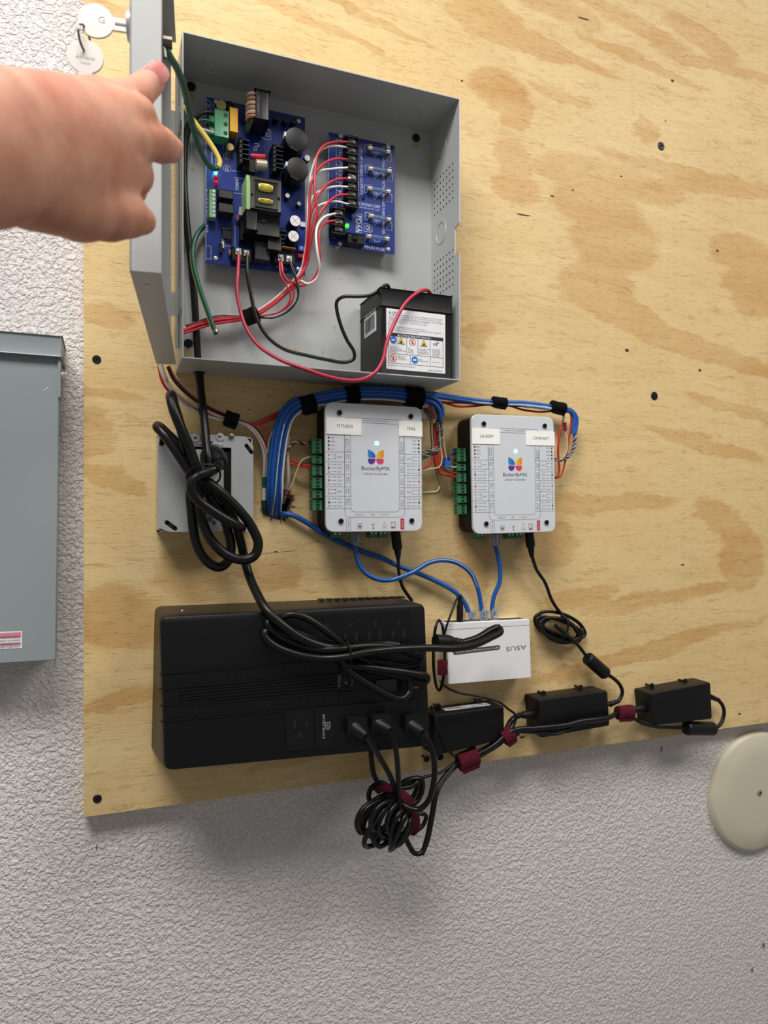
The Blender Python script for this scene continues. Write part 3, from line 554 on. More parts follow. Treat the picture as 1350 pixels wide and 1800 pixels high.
    for (px, py) in [(399, 275), (399, 296)]:
        c = P(px, py, e); s.torus(c, (0, 1, 0), .0042, .0002, 20, 4); ptxt(s, 'UL', px-3, py-4, px+3, py+4, e)
    ptxt(s, 'C12', 467, 228, 474, 240, e, 90); pline(s, [(463, 226), (476, 228), (476, 246), (463, 244)], e, closed=True); pline(s, [(447, 252), (455, 253), (455, 258), (447, 257)], e, .0009); ptxt(s, 'D4', 446, 260, 452, 265, e); ptxt(s, 'T1', 477, 262, 483, 268, e)
    pline(s, [(413, 396), (413, 440), (434, 443)], e); pline(s, [(385, 330), (385, 376), (411, 381)], e); pline(s, [(363, 432), (371, 433), (371, 456), (363, 454)], e); ptxt(s, 'RLY1', 395, 428, 404, 433, e)
    for i in range(7): ptxt(s, ['NO', 'C', 'NC', 'AC', 'B+', 'NO', 'C'][i], 362, 333+i*7.2, 366, 337+i*7.2, e)
    ptxt(s, '- BAT +', 420, 462, 440, 466, e); ptxt(s, '+ DC -', 485, 468, 510, 472, e); ptxt(s, 'R23', 363, 396, 366, 408, e, 90)
    pline(s, [(362, 170), (362, 459)], e); s.build('silkscreen_print', SILK, t)
power_board()

def fuse_board():
    D = .020; xa, xb, zt, zb = .2523, .3400, 1.8295, 1.6918
    t = thing('fuse_board', 'blue fused distribution board with a row of glass fuses', 'circuit board', ((xa+xb)/2, -.004, zb))
    MB().box(xa, xb, D-.0016, D, zb, zt).build('board', PCB, t)
    for (px, py) in [(599, 239), (682, 257), (598, 428), (682, 438)]:
        c = P(px, py, D); m = MB(); screwhead(m, c, .0029); m.build('corner_screw', STEEL, t); MB().cyl((c.x, -.0026, c.z), (c.x, -(D-.0018), c.z), .0028, n=6).build('standoff', STEEL, t)
    def strip(x0, y0, x1, y1, ys, px):
        o = MB().pbox(x0, y0, x1, y1, D, .0285, .0006).build('terminal_strip', CAPB, t); q0 = P(x0, y0, .034); q1 = P(x1, y1, .034)
        for i, py in enumerate(ys):
            c = P(px, py, .029); m = MB(); m.box(c.x-.0052, c.x+.0040, .0285, .0296, c.z-.0030, c.z+.0030, .0003); screwhead(m, c+Vector((.001, -.001, 0)), .0028); m.build('plated_clamp', STEEL, o)
            m = MB(); m.bar(c+Vector((-.001, -.0029, -.0014)), c+Vector((.003, -.0029, .0014)), .0007, .0001); m.build('slot', DARK, o)
        zs = [P(px, y, .034).z for y in ys]; mid = [(a+b)/2 for a, b in zip(zs, zs[1:])]; g = (zs[0]-zs[1])/2
        for z in [zs[0]+g]+mid+[zs[-1]-g]: MB().box(q0.x+.0005, q1.x, D, .0345, z-.0010, z+.0010, .0004).build('barrier', CAPB, o)
    strip(608, 240, 629, 366, [248, 263, 277, 291, 311, 325.5, 340, 355.5], 619); strip(584, 366, 606, 414, [373, 388.5, 402], 596)
    for (ax, ay, bx, by) in [(648, 260, 684, 267), (649, 296, 686, 301), (648, 331, 684, 337), (650, 379, 685, 386), (646, 415, 682, 420)]:
        a = P(ax, ay, .0265); b = P(bx, by, .0265); v = (b-a).normalized()
        o = MB().cyl(a+v*.0035, b-v*.0035, .0024, n=12).build('glass_fuse', GLASS, t); m = MB(); m.cyl(a-v*.001, a+v*.0042, .0027, n=14); m.cyl(b-v*.0042, b+v*.001, .0027, n=14); m.build('end_cap', STEEL, o)
        m = MB()
        for c in (a+v*.0014, b-v*.0014):
            for sg in (-1, 1): m.box(c.x-.0018, c.x+.0018, D, .0295, c.z+sg*.0031-.0002, c.z+sg*.0031+.0002)
            m.box(c.x-.0018, c.x+.0018, D, D+.003, c.z-.0031, c.z+.0031)
        m.build('fuse_clip', BRASS, t); MB().cyl(a, b, .0002, n=5).build('fuse_filament', STEEL, o)
    MB().pbox(611, 409, 640, 430, D, .032, .0008).build('rocker_switch', CAPB, t); MB().pbox(622, 412, 629, 421, .032, .035, .0004).build('switch_slider', DARK, t)
    MB().ball(P(610, 397, .026), .0026, (1, 1.2, 1)).build('green_led', LEDG, t); MB().ball(P(620, 380, .023), .0026, (1, .6, 1.4)).build('blue_varistor', BPOT, t)
    MB().ball(P(639, 349, .0205), .002, (1, .3, 1)).build('board_hole', DARK, t)
    s = MB(); e = D+.0001
    ptxt(s, 'ALTRONIX CORP.', 628, 361.7, 669, 359.5, e); ptxt(s, 'BROOKLYN NY 11220', 632, 368.6, 667, 365, e); ptxt(s, 'PD4A', 626, 380, 635, 408, e, 90); ptxt(s, 'MAIN FUSE', 641, 436.3, 677, 436, e); ptxt(s, 'ON  OFF', 614, 434.1, 631, 434, e)
    ptxt(s, '1P - 4P = FUSED OUTPUTS', 633, 263, 637.5, 342, e, 90); ptxt(s, '1N - 4N = COMMON OUTPUT', 628.5, 300, 631, 346, e, 90)
    ptxt(s, 'FOR CONTINUED PROTECTION REPLACE FUSES AS MARKED', 672, 258, 676, 411, e, 90)
    for i, n in enumerate(['1P', '1N', '2P', '2N', '3P', '3N', '4P', '4N']): ptxt(s, n, 595, 250+i*14, 599.5, 259+i*14, e, 90)
    pline(s, [(591, 244), (591, 364)], e); pline(s, [(601, 246), (601, 365)], e); pline(s, [(577.5, 233), (577.5, 429)], e)
    for i in range(9): pline(s, [(591, 244+i*15), (601, 246+i*15)], e)
    for (cx, cy) in [(664, 266), (664, 303), (664, 339), (664, 386)]: pline(s, [(cx-7, cy-4), (cx+8, cy-2), (cx-6, cy+11)], e, closed=True); ptxt(s, '2.5A', cx-5, cy-1, cx+1, cy+2, e); ptxt(s, '250V', cx-5, cy+3, cx-1, cy+5, e)
    pline(s, [(626, 376), (636, 377), (636, 409), (626, 408)], e, closed=True); pline(s, [(640, 393), (654, 395), (654, 408), (640, 407)], e, closed=True); ptxt(s, 'CE', 643, 397, 651, 404, e)
    pline(s, [(582, 369), (582, 418), (590, 419)], e)
    for (ax, ay) in [(642, 254), (679, 270), (642, 290), (681, 305), (640, 325), (680, 341), (642, 373), (680, 391), (658, 420)]: pline(s, [(ax, ay), (ax+9, ay+1), (ax+9, ay+14 if ay != 420 else ay+5), (ax, ay+13 if ay != 420 else ay+4)], e, closed=True)
    s.build('silkscreen_print', SILK, t)
fuse_board()

# ================================================================ battery
def battery():
    xa, xb, zb, zt, d0, d1 = .2985, .3908, Z0+.0014, 1.6262, .0085, .0795
    t = thing('backup_battery', 'black sealed battery with a white warning label in the enclosure corner', 'battery', ((xa+xb)/2, -d0, zb))
    zs = P(670, 537, d1).z
    MB().box(xa+.0002, xb-.0002, d0+.0002, d1-.0002, zb, zs-.0005, .0012).build('case', BLK, t); MB().box(xa, xb, d0, d1, zs, zt, .0014).build('lid', BLK, t)
    e = d1+.0001; l0 = P(679, 538, d1); l1 = P(782, 655, d1); x0, x1 = l0.x, l1.x+.0005; z1, z0 = zs-.0022, P(677, 648, d1).z
    lb = MB().box(x0, x1, d1-.0004, e, z0, z1).build('warning_label', WPAP, t, label='white warning label with hazard pictograms')
    W = x1-x0; H = z1-z0; y = -(e+.0001)
    def L(m, s, u0, v0, u1, v1): txt(m, s, (x0+W*u0, y, z1-H*v1), E1, E3, W*(u1-u0), H*(v1-v0))
    def R(m, u0, v0, u1, v1, k=0): m.box(x0+W*u0, x0+W*u1, e, e+.00008+k, z1-H*v1, z1-H*v0)
    m = MB(); L(m, 'WARNING:', .09, .045, .25, .072); m.prism([(x0+W*.04, z1-H*.072), (x0+W*.075, z1-H*.072), (x0+W*.0575, z1-H*.043)], e, e+.0001)
    for i, s in enumerate(['This Battery Contains Posts, Terminals and Related Accessories contain', 'and its electrolytes including Lead, Lead Compounds, and other chemicals', 'which are known in the State of California to cause cancer and birth defects', 'or other reproductive harm. Wash hands after handling', 'For more information go to']): L(m, s, .04, .082+i*.030, (.95, .92, .96, .70, .36)[i], .104+i*.030)
    L(m, 'Battery:', .04, .245, .18, .267)
    for i, s in enumerate(['Must be recycled or disposed. Do not incinerate.', 'Recycle at 32 F - 104 F. A flammable. Not recommended for household', 'Follow maximum charge instructions']): L(m, s, .04, .285+i*.030, (.66, .92, .55)[i], .308+i*.030)
    R(m, .035, .395, .965, .455, -.00004)
    for (u0, v0, u1, v1) in [(.035, .395, .042, .90), (.958, .395, .965, .90), (.035, .893, .965, .90), (.035, .735, .965, .742), (.335, .455, .341, .735), (.525, .455, .531, .735), (.735, .455, .741, .90), (.395, .735, .401, .90)]: R(m, u0, v0, u1, v1)
    for (u, v, ss) in [(.055, .625, ['EXPLOSIVES', 'CAN CAUSE BURNS', 'AND SEVERE BLINDNESS', 'OR INJURY']), (.365, .615, ['NO', 'SPARKS', 'FLAMES', 'SMOKING']), (.55, .615, ['SULPHURIC ACID', 'CAN CAUSE', 'BLINDNESS OR', 'SEVERE BURNS']), (.775, .60, ['FLUSH EYES', 'IMMEDIATELY', 'WITH WATER', 'GET MEDICAL', 'HELP FAST']), (.185, .765, ['KEEP OUT OF', 'THE REACH', 'OF CHILDREN']), (.545, .79, ['READ', 'INSTRUCTIONS']), (.77, .815, ['DO NOT TIP'])]:
        for i, s in enumerate(ss): L(m, s, u, v+i*.026, u+.0135*len(s), v+i*.026+.017)
    L(m, 'Distributed by: ADI Global Distribution', .04, .925, .48, .948); L(m, 'MADE IN VIETNAM', .70, .955, .94, .978)
    c = (x0+W*.845, z1-H*.52)
    m.tube(spline([Vector((c[0]+dx*.001, y, c[1]+dz*.001)) for dx, dz in [(-4, -1), (-2, 1), (-3, 1.5), (-4, 0), (-2.5, -1), (0, 1.5), (1, 3), (2, 4), (.5, 1), (0, -2), (2, 1.5), (4, 2.5)]], .0008), .00025, 4)
    m.build('black_print', INK, lb)
    m = MB(); L(m, 'DANGER/POISON', .24, .410, .74, .445); m.prism([(x0+W*.18, z1-H*.447), (x0+W*.225, z1-H*.447), (x0+W*.2025, z1-H*.405)], e+.00008, e+.0002); m.build('white_print', WPAP, lb)
    m = MB(); L(m, 'www.P65Warnings.ca.gov', .38, .206, .68, .228); m.build('blue_print', mat('blue_print', (70, 90, 190), .6), lb)
    bl = mat('sign_blue', (30, 116, 196), .5); yl = mat('sign_yellow', (216, 196, 44), .5); rd = mat('sign_red', (206, 74, 70), .5)
    cc = lambda u, v: (x0+W*u, z1-H*v)
    for (u, v) in [(.115, .515), (.475, .815)]:
        c = cc(u, v); MB().prism(circ(c[0], c[1], W*.057), e, e+.0001).build('blue_sign', bl, lb); MB().prism(rrect(c[0]-W*.028, c[0]+W*.028, c[1]-W*.012, c[1]+W*.014, W*.006), e+.0001, e+.0002).build('sign_symbol', WPAP, lb)
    for (u, v) in [(.245, .52), (.63, .52)]:
        c = cc(u, v); k = W*.06; MB().prism([(c[0]-k, c[1]-k*.85), (c[0]+k, c[1]-k*.85), (c[0], c[1]+k)], e, e+.00008).build('warning_triangle', INK, lb); k *= .86; MB().prism([(c[0]-k, c[1]-k*.80), (c[0]+k, c[1]-k*.80), (c[0], c[1]+k*.95)], e, e+.00014).build('triangle_field', yl, lb)
        MB().prism([(c[0]-k*.4, c[1]-k*.7), (c[0]+k*.4, c[1]-k*.7), (c[0]+k*.3, c[1]-k*.3), (c[0], c[1]+k*.2), (c[0]-k*.3, c[1]-k*.3)], e+.00014, e+.0002).build('sign_symbol', INK, lb)
    for (u, v) in [(.435, .52), (.115, .815)]:
        c = cc(u, v); m = MB(); m.torus((c[0], -e, c[1]), (0, 1, 0), W*.050, W*.007, 24, 4, .02); a = W*.035; m.bar((c[0]-a, -e, c[1]+a), (c[0]+a, -e, c[1]-a), W*.011, .00012); m.build('prohibition_sign', rd, lb)
        MB().prism([(c[0]-a*.3, c[1]-a*.8), (c[0]+a*.2, c[1]-a*.8), (c[0]+a*.35, c[1]+a*.5), (c[0], c[1]+a*.8), (c[0]-a*.35, c[1]+a*.2)], e, e+.00006).build('sign_symbol', INK, lb)
    # barcode sticker on the left side
    q0 = PX(641, 558, xa); q1 = PX(661, 594, xa); s0 = -q0.y; s1 = -q1.y; zt2 = PX(641, 559, xa).z+.001; zb2 = PX(641, 594, xa).z-.001
    xs = xa-.0001
    lb = MB().box(xs-.0003, xs+.0006, min(s0, s1), max(s0, s1), zb2, zt2).build('barcode_label', WPAP, t, label='white barcode label')
    m = MB(); sA, sB = min(s0, s1), max(s0, s1); random.seed(3); s = sA+.003
    while s < sB-.004:
        wv = random.choice([.0003, .0005, .0009]); m.box(xs-.0004, xs-.0003, s, s+wv, zb2+.004, zt2-.0055); s += wv+random.choice([.0004, .0006])
    txt(m, 'BT126', (xs-.0004, -(sA+.003), zt2-.0042), (0, -1, 0), E3, .016, .003); txt(m, '6FM7 0120 8', (xs-.0004, -(sA+.003), zb2+.0012), (0, -1, 0), E3, (sB-sA)-.008, .0018); m.build('barcode', INK, lb)
    MB().box(xa+.012, xa+.018, d1-.03, d1-.024, zt, zt+.006).build('terminal_tab', STEEL, t); MB().box(xb-.018, xb-.012, d1-.03, d1-.024, zt, zt+.006).build('terminal_tab', STEEL, t)
battery()

# ================================================================ wires inside the enclosure
def off(pts, k=0, dx=0, dy=0, dd=0): return [(x+dx, y+dy, d+dd) for x, y, d in pts]
def tail(i, back=0):                              # the harness run from below the boards through the strap to the left wall
    o = (i % 5-2)*1.0; e = (i//5)*.003-back*.0035; o = o*.6-back*1.2
    return [(528+o*1.2, 486+o*1.6, .026+e), (508+o, 508+o*1.6, .024+e), (484+o*.6, 530+o*1.8, .022+e), (456, 549+o*2.0, .019+e), (438, 556+o*2.0, .017+e), (420, 560+o*2.4, .018+e), (375, 566+o*3.2, .020+e), (330, 580+o*3.0, .022+e), (312, 588+o*1.2, .024+e)]
FW = [('red', RED, [(611, 250, .031), (591, 249, .034), (570, 256, .036), (558, 272, .038), (554, 300, .040), (553, 335, .042), (557, 365, .042), (551, 400, .040), (545, 430, .036), (540, 462, .030)]),
      ('white', WHT, [(611, 259, .031), (582, 257, .032), (564, 264, .033), (553, 284, .034), (544, 318, .034), (542, 360, .034), (540, 410, .033), (538, 450, .030)]),
      ('red', RED, [(611, 281, .031), (591, 279, .034), (569, 288, .036), (553, 307, .038), (545, 335, .039), (544, 367, .038), (541, 405, .036), (538, 440, .033), (534, 465, .029)]),
      ('white', WHT, [(611, 295, .031), (584, 297, .033), (562, 301, .035), (547, 316, .036), (542, 342, .036), (541, 380, .035), (538, 430, .032), (532, 466, .028)]),
      ('red', RED, [(611, 314, .031), (593, 315, .034), (575, 324, .036), (562, 340, .037), (552, 360, .037), (545, 382, .036), (543, 415, .034), (537, 455, .030)]),
      ('white', WHT, [(611, 329, .031), (589, 328, .033), (567, 334, .034), (550, 345, .035), (544, 370, .034), (541, 420, .032), (534, 460, .028)]),
      ('red', RED, [(611, 342, .031), (593, 344, .034), (578, 355, .036), (564, 373, .037), (552, 396, .037), (545, 433, .034), (538, 466, .029)]),
      ('white', WHT, [(611, 359, .031), (589, 354, .033), (569, 358, .034), (555, 365, .035), (547, 382, .034), (543, 415, .032), (536, 455, .029)])]
ordn = ['topmost', 'second', 'third', 'fourth']
for i, (c, m, p) in enumerate(FW):
    wire('supply_wire', p+tail(i, c == 'white'), 4.6 if c == 'red' else 4.2, m, '%s %s wire clamped in the long terminal strip of the fuse board' % (ordn[i//2], c), group='fuse board output wires')
wire('supply_wire', [(589, 376, .031), (571, 381, .034), (559, 395, .040), (555.5, 413, .044), (558, 444, .046), (562, 469, .042), (560, 484, .036), (550, 496, .032), (538, 499, .029), (527, 493, .028)]+tail(8, 1)[1:], 4.8, WHT, 'white wire from the short terminal strip looping below the fuse board')
wire('supply_wire', [(589, 388, .031), (571, 392, .034), (562, 405, .038), (560, 424, .040), (562, 451, .040), (561, 471, .036), (552, 489, .032), (541, 499, .029), (529, 502, .027)]+tail(9)[1:], 4.8, RED, 'red wire from the short terminal strip looping below the fuse board')
wire('jumper_wire', [(491, 458, .031), (494, 486, .036), (507, 508, .036), (511, 521, .034), (504, 538, .030), (484, 551, .025), (454, 555, .021), (425, 557, .019), (372, 560, .021), (320, 580, .024)], 3.2, RED, 'thin red wire drooping from the right power board terminal', group='thin output wires of the power board')
wire('jumper_wire', [(493, 458, .031), (499, 484, .037), (516, 510, .037), (513, 530, .033), (498, 545, .028), (470, 554, .024), (440, 556, .021), (400, 558, .020), (350, 567, .022), (316, 582, .024)], 3.0, RED, 'thin red wire hanging just beside another below the right terminal', group='thin output wires of the power board')
wire('jumper_wire', [(495, 458, .032), (500, 486, .036), (512, 496, .034), (524, 497, .030), (530, 488, .028), (536, 470, .026)], 3.6, RED, 'short red wire curling right from the right power board terminal')
wire('jumper_wire', [(509, 459, .031), (516, 480, .036), (525, 510, .036), (521, 530, .034), (503, 549, .029), (479, 559, .024), (454, 557, .020), (420, 556, .019), (380, 556, .020), (326, 573, .023)], 3.0, mat('black_thin_wire', (18, 18, 18), .4), 'thin black wire bowing out from the right power board terminal')
wire('jumper_wire', [(511, 459, .031), (520, 484, .037), (522, 505, .037), (524, 520, .035), (514, 541, .031), (490, 556, .026), (462, 559, .022), (440, 556, .020)], 2.6, mat('black_thin_wire', (18, 18, 18), .4), 'inner thin black wire bowing out from the right power board terminal')
wire('battery_lead', [(420, 447, .032), (418, 481, .040), (416.5, 511, .044), (421.5, 541, .048), (431.6, 574, .055), (454, 607, .065), (492, 632, .078), (540, 650, .088), (580, 663, .0935), (618, 669, .095), (640, 666, .095), (660, 654, .095), (673, 633, .0945), (680, 602, .093), (691, 573, .091), (709, 538, .089), (727, 519, .087), (744, 510, .082), (753, 511, .075), (757, 517, .066)], 7.0, mat('pinkish_red_battery_lead', (184, 44, 70), .35), 'thick red lead sweeping across the front of the battery', cat='wire')
wire('battery_lead', [(434.5, 449, .032), (435, 481, .036), (441.7, 521, .036), (451.7, 561, .036), (472, 594, .036), (500, 614, .034), (540, 625, .032), (573, 632, .032), (607, 637, .034), (622, 631, .036), (622, 618, .038), (611, 600, .040), (600, 575, .042), (592, 544, .044), (592, 530, .046), (602, 522, .050), (629, 521, .058), (651, 519, .064), (664, 512, .068), (675, 502.5, .070), (682, 502, .066), (684, 509, .058)], 6.4, mat('black_thin_wire', (18, 18, 18), .4), 'black lead looping from the power board to the battery', cat='wire')
# striped earth wire of the door
t = thing('earth_wire', 'green and yellow earth wire hanging from the open door', 'wire', dp(LD-.05, .01, LZ-.03))
g = spline([CP(292, 87, .50), CP(300, 102, .51), CP(310, 118, .53), CP(322, 148, .56), CP(330, 182, .60), CP(340, 226, .64), CP(352, 264, .67), CP(365, 287, .69), CP(376, 296.5, .70), CP(383, 295, .703)], .004)
MB().tube(g, .0028, 10).build('green_jacket', GRN, t, ang=60)
y_ = spline([CP(383, 295, .703), CP(386.5, 286, .708), CP(380, 269, .715), CP(362, 241, .73), CP(344, 217, .745), CP(331, 199, .755), CP(324, 188, .757)], .004)
MB().tube(y_, .0026, 10).build('yellow_jacket', YEL, t, ang=60)
# loose striped wire end lower down
t = thing('earth_wire', 'cut green and yellow wire end hanging below the power board', 'wire', P(358, 398, .012))
q = [(360, 396, .012), (346, 413, .018), (339, 438, .022), (341, 470, .026), (352, 510, .030), (366, 550, .034), (375, 575, .036), (380, 587, .037)]
MB().tube(spline(pts3(q), .004), .0027, 10).build('green_jacket', GRN, t, ang=60)
MB().tube(spline(pts3([(x-2.6, y+1.2, d-.0006) for x, y, d in q[:-1]]), .004), .0016, 8).build('yellow_stripe', YEL, t, ang=60)
m = MB(); m.cyl(P(378, 580, .0372), P(379.5, 584.5, .0374), .0030, n=12); m.build('bare_ring', BRASS, t); MB().cyl(P(380, 586.5, .0371), P(380.3, 587.6, .0371), .0022, n=10).build('cut_end', DARK, t)
# mains cord
t = thing('mains_cord', 'thick black mains cord running down the left inside of the enclosure', 'cord', P(366, 812, .05))
wire('jacket', [(344, 207, .026), (332, 222, .022), (325, 250, .020), (323, 300, .018), (325, 350, .018), (330, 410, .018), (338, 480, .018), (343, 545, .018), (346, 600, .018), (348.5, 640, .018)], 12.5, CORD, parent=t, n=12)
wire('conductor', [(340, 214, .026), (352, 201, .030), (366, 197, .031), (380, 200, .031)], 6.0, mat('black_thin_wire', (18, 18, 18), .4), parent=t); wire('conductor', [(338, 218, .027), (352, 212, .032), (366, 212, .033), (381, 220, .032)], 5.0, GRN, parent=t); wire('conductor', [(344, 224, .027), (354, 227, .032), (366, 231, .033), (381, 236, .032)], 5.6, GRYW, parent=t)
wire('jacket', [(348.5, 640, .018), (350, 656, .019), (353, 690, .026), (358, 732, .038), (362.5, 778, .052), (366, 806, .060), (368, 824, .060)], 15.0, CORD, parent=t, n=12)
MB().torus(PZ(350, 655, Z0), (0, 0, 1), .0058, .0012, 20, 6).build('bushing', BLK, t)

# ================================================================ hook-and-loop straps
def strap(px0, py0, px1, py1, d, rpx, m, label, group, flat=1.0, tabv=None):
    a = P(px0, py0, d); b = P(px1, py1, d); k = mm_px(a); r = rpx*k; v = (b-a).normalized(); n = Vector((0, -1, 0)); u = v.cross(n).normalized(); V = []; N = 22
    prof = [(0, .94), (0, 1), (.25, 1.04), (.5, 1.0), (.75, 1.05), (1, 1), (1, .94)]; L = (b-a).length
    for h, s in prof:
        for i in range(N): q = 2*math.pi*i/N; e = 1+.03*math.sin(3*q+h*5); V.append(a+v*(h*L)+(u*math.cos(q)*e+n*math.sin(q)*flat*e)*(r*s))
    Fc = [(k_*N+i, k_*N+(i+1) % N, (k_+1)*N+(i+1) % N, (k_+1)*N+i) for k_ in range(len(prof)-1) for i in range(N)]
    Fc += [tuple(range(N))[::-1], tuple((len(prof)-1)*N+i for i in range(N))]
    t = thing('cable_strap', label, 'cable strap', a, group); MB().add(V, Fc).build('band', m, t, ang=50)
    tv = u*(tabv if tabv else 1); q0 = a+tv*r*.75+n*r*flat*.55; MB().poly3([q0, q0+v*L*.96, q0+v*L*.92+tv*r*.55-n*r*.1, q0+v*L*.05+tv*r*.5-n*r*.1], n*.0012).build('loose_end', m, t)
G = 'black hook-and-loop cable straps'
strap(427, 560, 452, 550, .019, 13, VEL, 'black strap round the red wires inside the enclosure', G, .75)
strap(395, 733, 418, 741, .030, 13, VEL, 'black strap round the red and white wires above the steel junction box', G, .8)
strap(528, 714, 553, 707, .033, 15, VEL, 'black strap on the blue cable bundle at its upper left bend', G, .9)
strap(607, 694, 630, 691, .034, 14.5, VEL, 'black strap on the blue bundle above the FITNESS label', G, .9)
strap(712, 696, 742, 699, .034, 17, VEL, 'large black strap on the blue bundle above the MAIL label', G, .9)
strap(866, 706, 889, 709, .020, 9.5, VEL, 'black strap on the thin cable run above the LAUNDRY label', G, .9)
strap(969, 714, 992, 719, .020, 10.5, VEL, 'black strap on the thin cable run above the COMMUNITY label', G, .9)

# ================================================================ steel junction box
def junction_box():
    d = .038; a = P(279, 766, d); b = P(451, 933, d); x0, x1, z1, z0 = a.x, a.x+.1035, P(360, 765, d).z, P(360, 934, d).z
    t = thing('junction_box', 'square galvanised steel junction box with a cut-corner cover', 'junction box', ((x0+x1)/2, 0, z0))
    m = MB(); T = .0014
    for q in [(x0, x1, 0, T, z0, z1), (x0, x0+T, 0, d-.002, z0, z1), (x1-T, x1, 0, d-.002, z0, z1), (x0, x1, 0, d-.002, z0, z0+T), (x0, x1, 0, d-.002, z1-T, z1)]: m.box(*q)
    m.box(x0+.004, x0+.018, d-.004, d-.0025, z1-.02, z1-.001); m.box(x1-.018, x1-.004, d-.004, d-.0025, z0+.001, z0+.02)
    m.build('box_shell', ZINC, t)
    w, h = x1-x0, z1-z0; c = .010
    # cover plate: two half-sheets round the tall receptacle opening, corners cut
    ox0, ox1, oz0, oz1 = P(337, 850, d).x, P(406, 850, d).x, P(370, 897, d).z, P(370, 786, d).z
    left = rquad([(x0-.0005, z0+.004), (x0+.012, z0-.0005), (ox0, z0-.0005), (ox0, z1+.0005), (x0+.020, z1+.0005), (x0-.0005, z1-.013)], .001, 2)
    right = rquad([(ox1, z0-.0005), (x1-.006, z0-.0005), (x1+.0005, z0+.006), (x1+.0005, z1-.010), (x1-.008, z1+.0005), (ox1, z1+.0005)], .001, 2)
    cv = MB(); cv.prism(left, d-.0015, d); cv.prism(right, d-.0015, d); cv.box(ox0, ox1, d-.0015, d, z0, oz0); cv.box(ox0, ox1, d-.0015, d, oz1, z1); cv.build('cover', ZINC, t)
    rim = MB()
    for q in [(ox0-.0015, ox0, oz0, oz1), (ox1, ox1+.0015, oz0, oz1), (ox0, ox1, oz0-.0015, oz0), (ox0, ox1, oz1, oz1+.0015)]: rim.box(q[0], q[1], d-.006, d+.0022, q[2], q[3])
    rim.build('raised_ring', ZINC, t)
    dk = MB(); dk.box(x0+.002, x1-.002, .002, .004, z0+.002, z1-.002); dk.build('dark_inside', DARK, t)
    sl = MB()
    def slot(p, q, r): a_ = P(*p, d); b_ = P(*q, d); v = (b_-a_).normalized(); sl.bar(a_, b_, r*2, .00015); sl.cyl(a_, a_+Vector((0, -.00015, 0)), r, n=12); sl.cyl(b_, b_+Vector((0, -.00015, 0)), r, n=12)
    slot((433, 783), (442, 795), .0022); slot((293, 918), (308, 929), .0024); slot((284, 780), (288, 775), .0026); sl.build('corner_slot', DARK, t)
    rc = MB().prism(rrect(ox0+.003, P(393, 850, d).x, oz0+.003, oz1-.003, .003), .012, d+.001).build('receptacle', mat('white_receptacle', (222, 222, 216), .4), t)
    MB().box(P(394, 850, d).x, ox1-.0003, .012, d-.001, oz0+.004, oz1-.004).build('shadow_gap', DARK, rc)
    ears = MB()
    for (x, y) in [(344, 770), (387, 768)]:
        p = P(x, y, d+.001); ears.cyl(p, p+Vector((0, -.0012, 0)), .0046, n=14)
    p0 = P(338, 762, d); p1 = P(392, 782, d); ears.box(p0.x, p1.x, d, d+.0012, p1.z, p0.z, .0004); p0 = P(356, 780, d); p1 = P(382, 792, d); ears.box(p0.x, p1.x, d, d+.0011, p1.z, p0.z, .0004); ears.build('mounting_strap', ZINC, rc)
    for (x, y, r) in [(407, 767, .0032), (343, 769, .0022), (386, 767, .0022), (371, 776, .0022), (369, 913, .0026), (376, 919, .0022)]:
        p = P(x, y, d+.0012); m = MB(); screwhead(m, p, r); m.build('screw', mat('dull_screw', (120, 120, 118), .4, .8), t)
    pl = MB(); c0 = P(384, 812, d+.020); pl.lathe(P(372, 802, d+.001), (c0-P(372, 802, d+.001)), [(.0135, 0), (.0140, .006), (.0125, .016), (.0095, .024), (.0075, .028)], 18)
    return t, pl
JB, pl = junction_box()
# ---- coiled cord over the junction box (the uninterruptible supply's mains lead)
t = thing('coiled_mains_lead', 'thick black lead tied in a long coil over the junction box', 'cord', P(380, 930, .04))
pl.build('plug', BLK, t)
wire('lead', [(386, 812, .062), (380, 822, .078), (365, 831, .084), (347, 838, .086), (337, 850, .086), (338, 864, .086), (349, 880, .085), (376, 900, .084), (404, 917, .084), (420, 926, .080), (424, 929, .070), (414, 922, .060), (392, 902, .057), (368, 872, .056), (350, 842, .056), (338, 815, .056), (316, 785, .054), (295, 764, .050), (280, 750, .046), (277, 751, .058), (288, 763, .066), (305, 786, .070), (322, 812, .072), (338, 836, .072), (352, 852, .066), (366, 866, .058), (376, 880, .050)], 17.5, CORD, parent=t, n=14, step=.003)
wire('lead', [(346, 834, .070), (362, 846, .074), (384, 862, .076), (404, 880, .074), (423, 900, .072), (441, 924, .070), (454, 956, .070), (447, 977, .070), (427, 984, .070), (398, 975, .070), (371, 949, .070), (356, 916, .068), (350, 880, .066), (346, 842, .066), (330, 795, .066), (316, 745, .064), (306, 712, .060), (302, 697, .054), (300, 698, .072), (306, 722, .080), (318, 752, .082), (334, 790, .080), (345, 822, .078), (350, 836, .074)], 17.5, CORD, parent=t, n=14, step=.003)
wire('lead', [(350, 836, .060), (336, 862, .058), (337, 900, .056), (345, 955, .054), (362, 985, .054), (385, 997, .054), (401, 986, .052), (406, 960, .050), (400, 930, .050), (390, 900, .050), (376, 872, .052), (366, 846, .054)], 17.0, CORD, parent=t, n=14, step=.003)
wire('lead', [(366, 846, .062), (384, 862, .062), (402, 893, .060), (416, 925, .056), (424, 955, .052), (431, 988, .050), (438, 1012, .056), (450, 1040, .076), (470, 1074, .098), (498, 1100, .106), (530, 1122, .108), (566, 1136, .108), (606, 1142, .108)], 16.0, CORD, parent=t, n=14, step=.003)
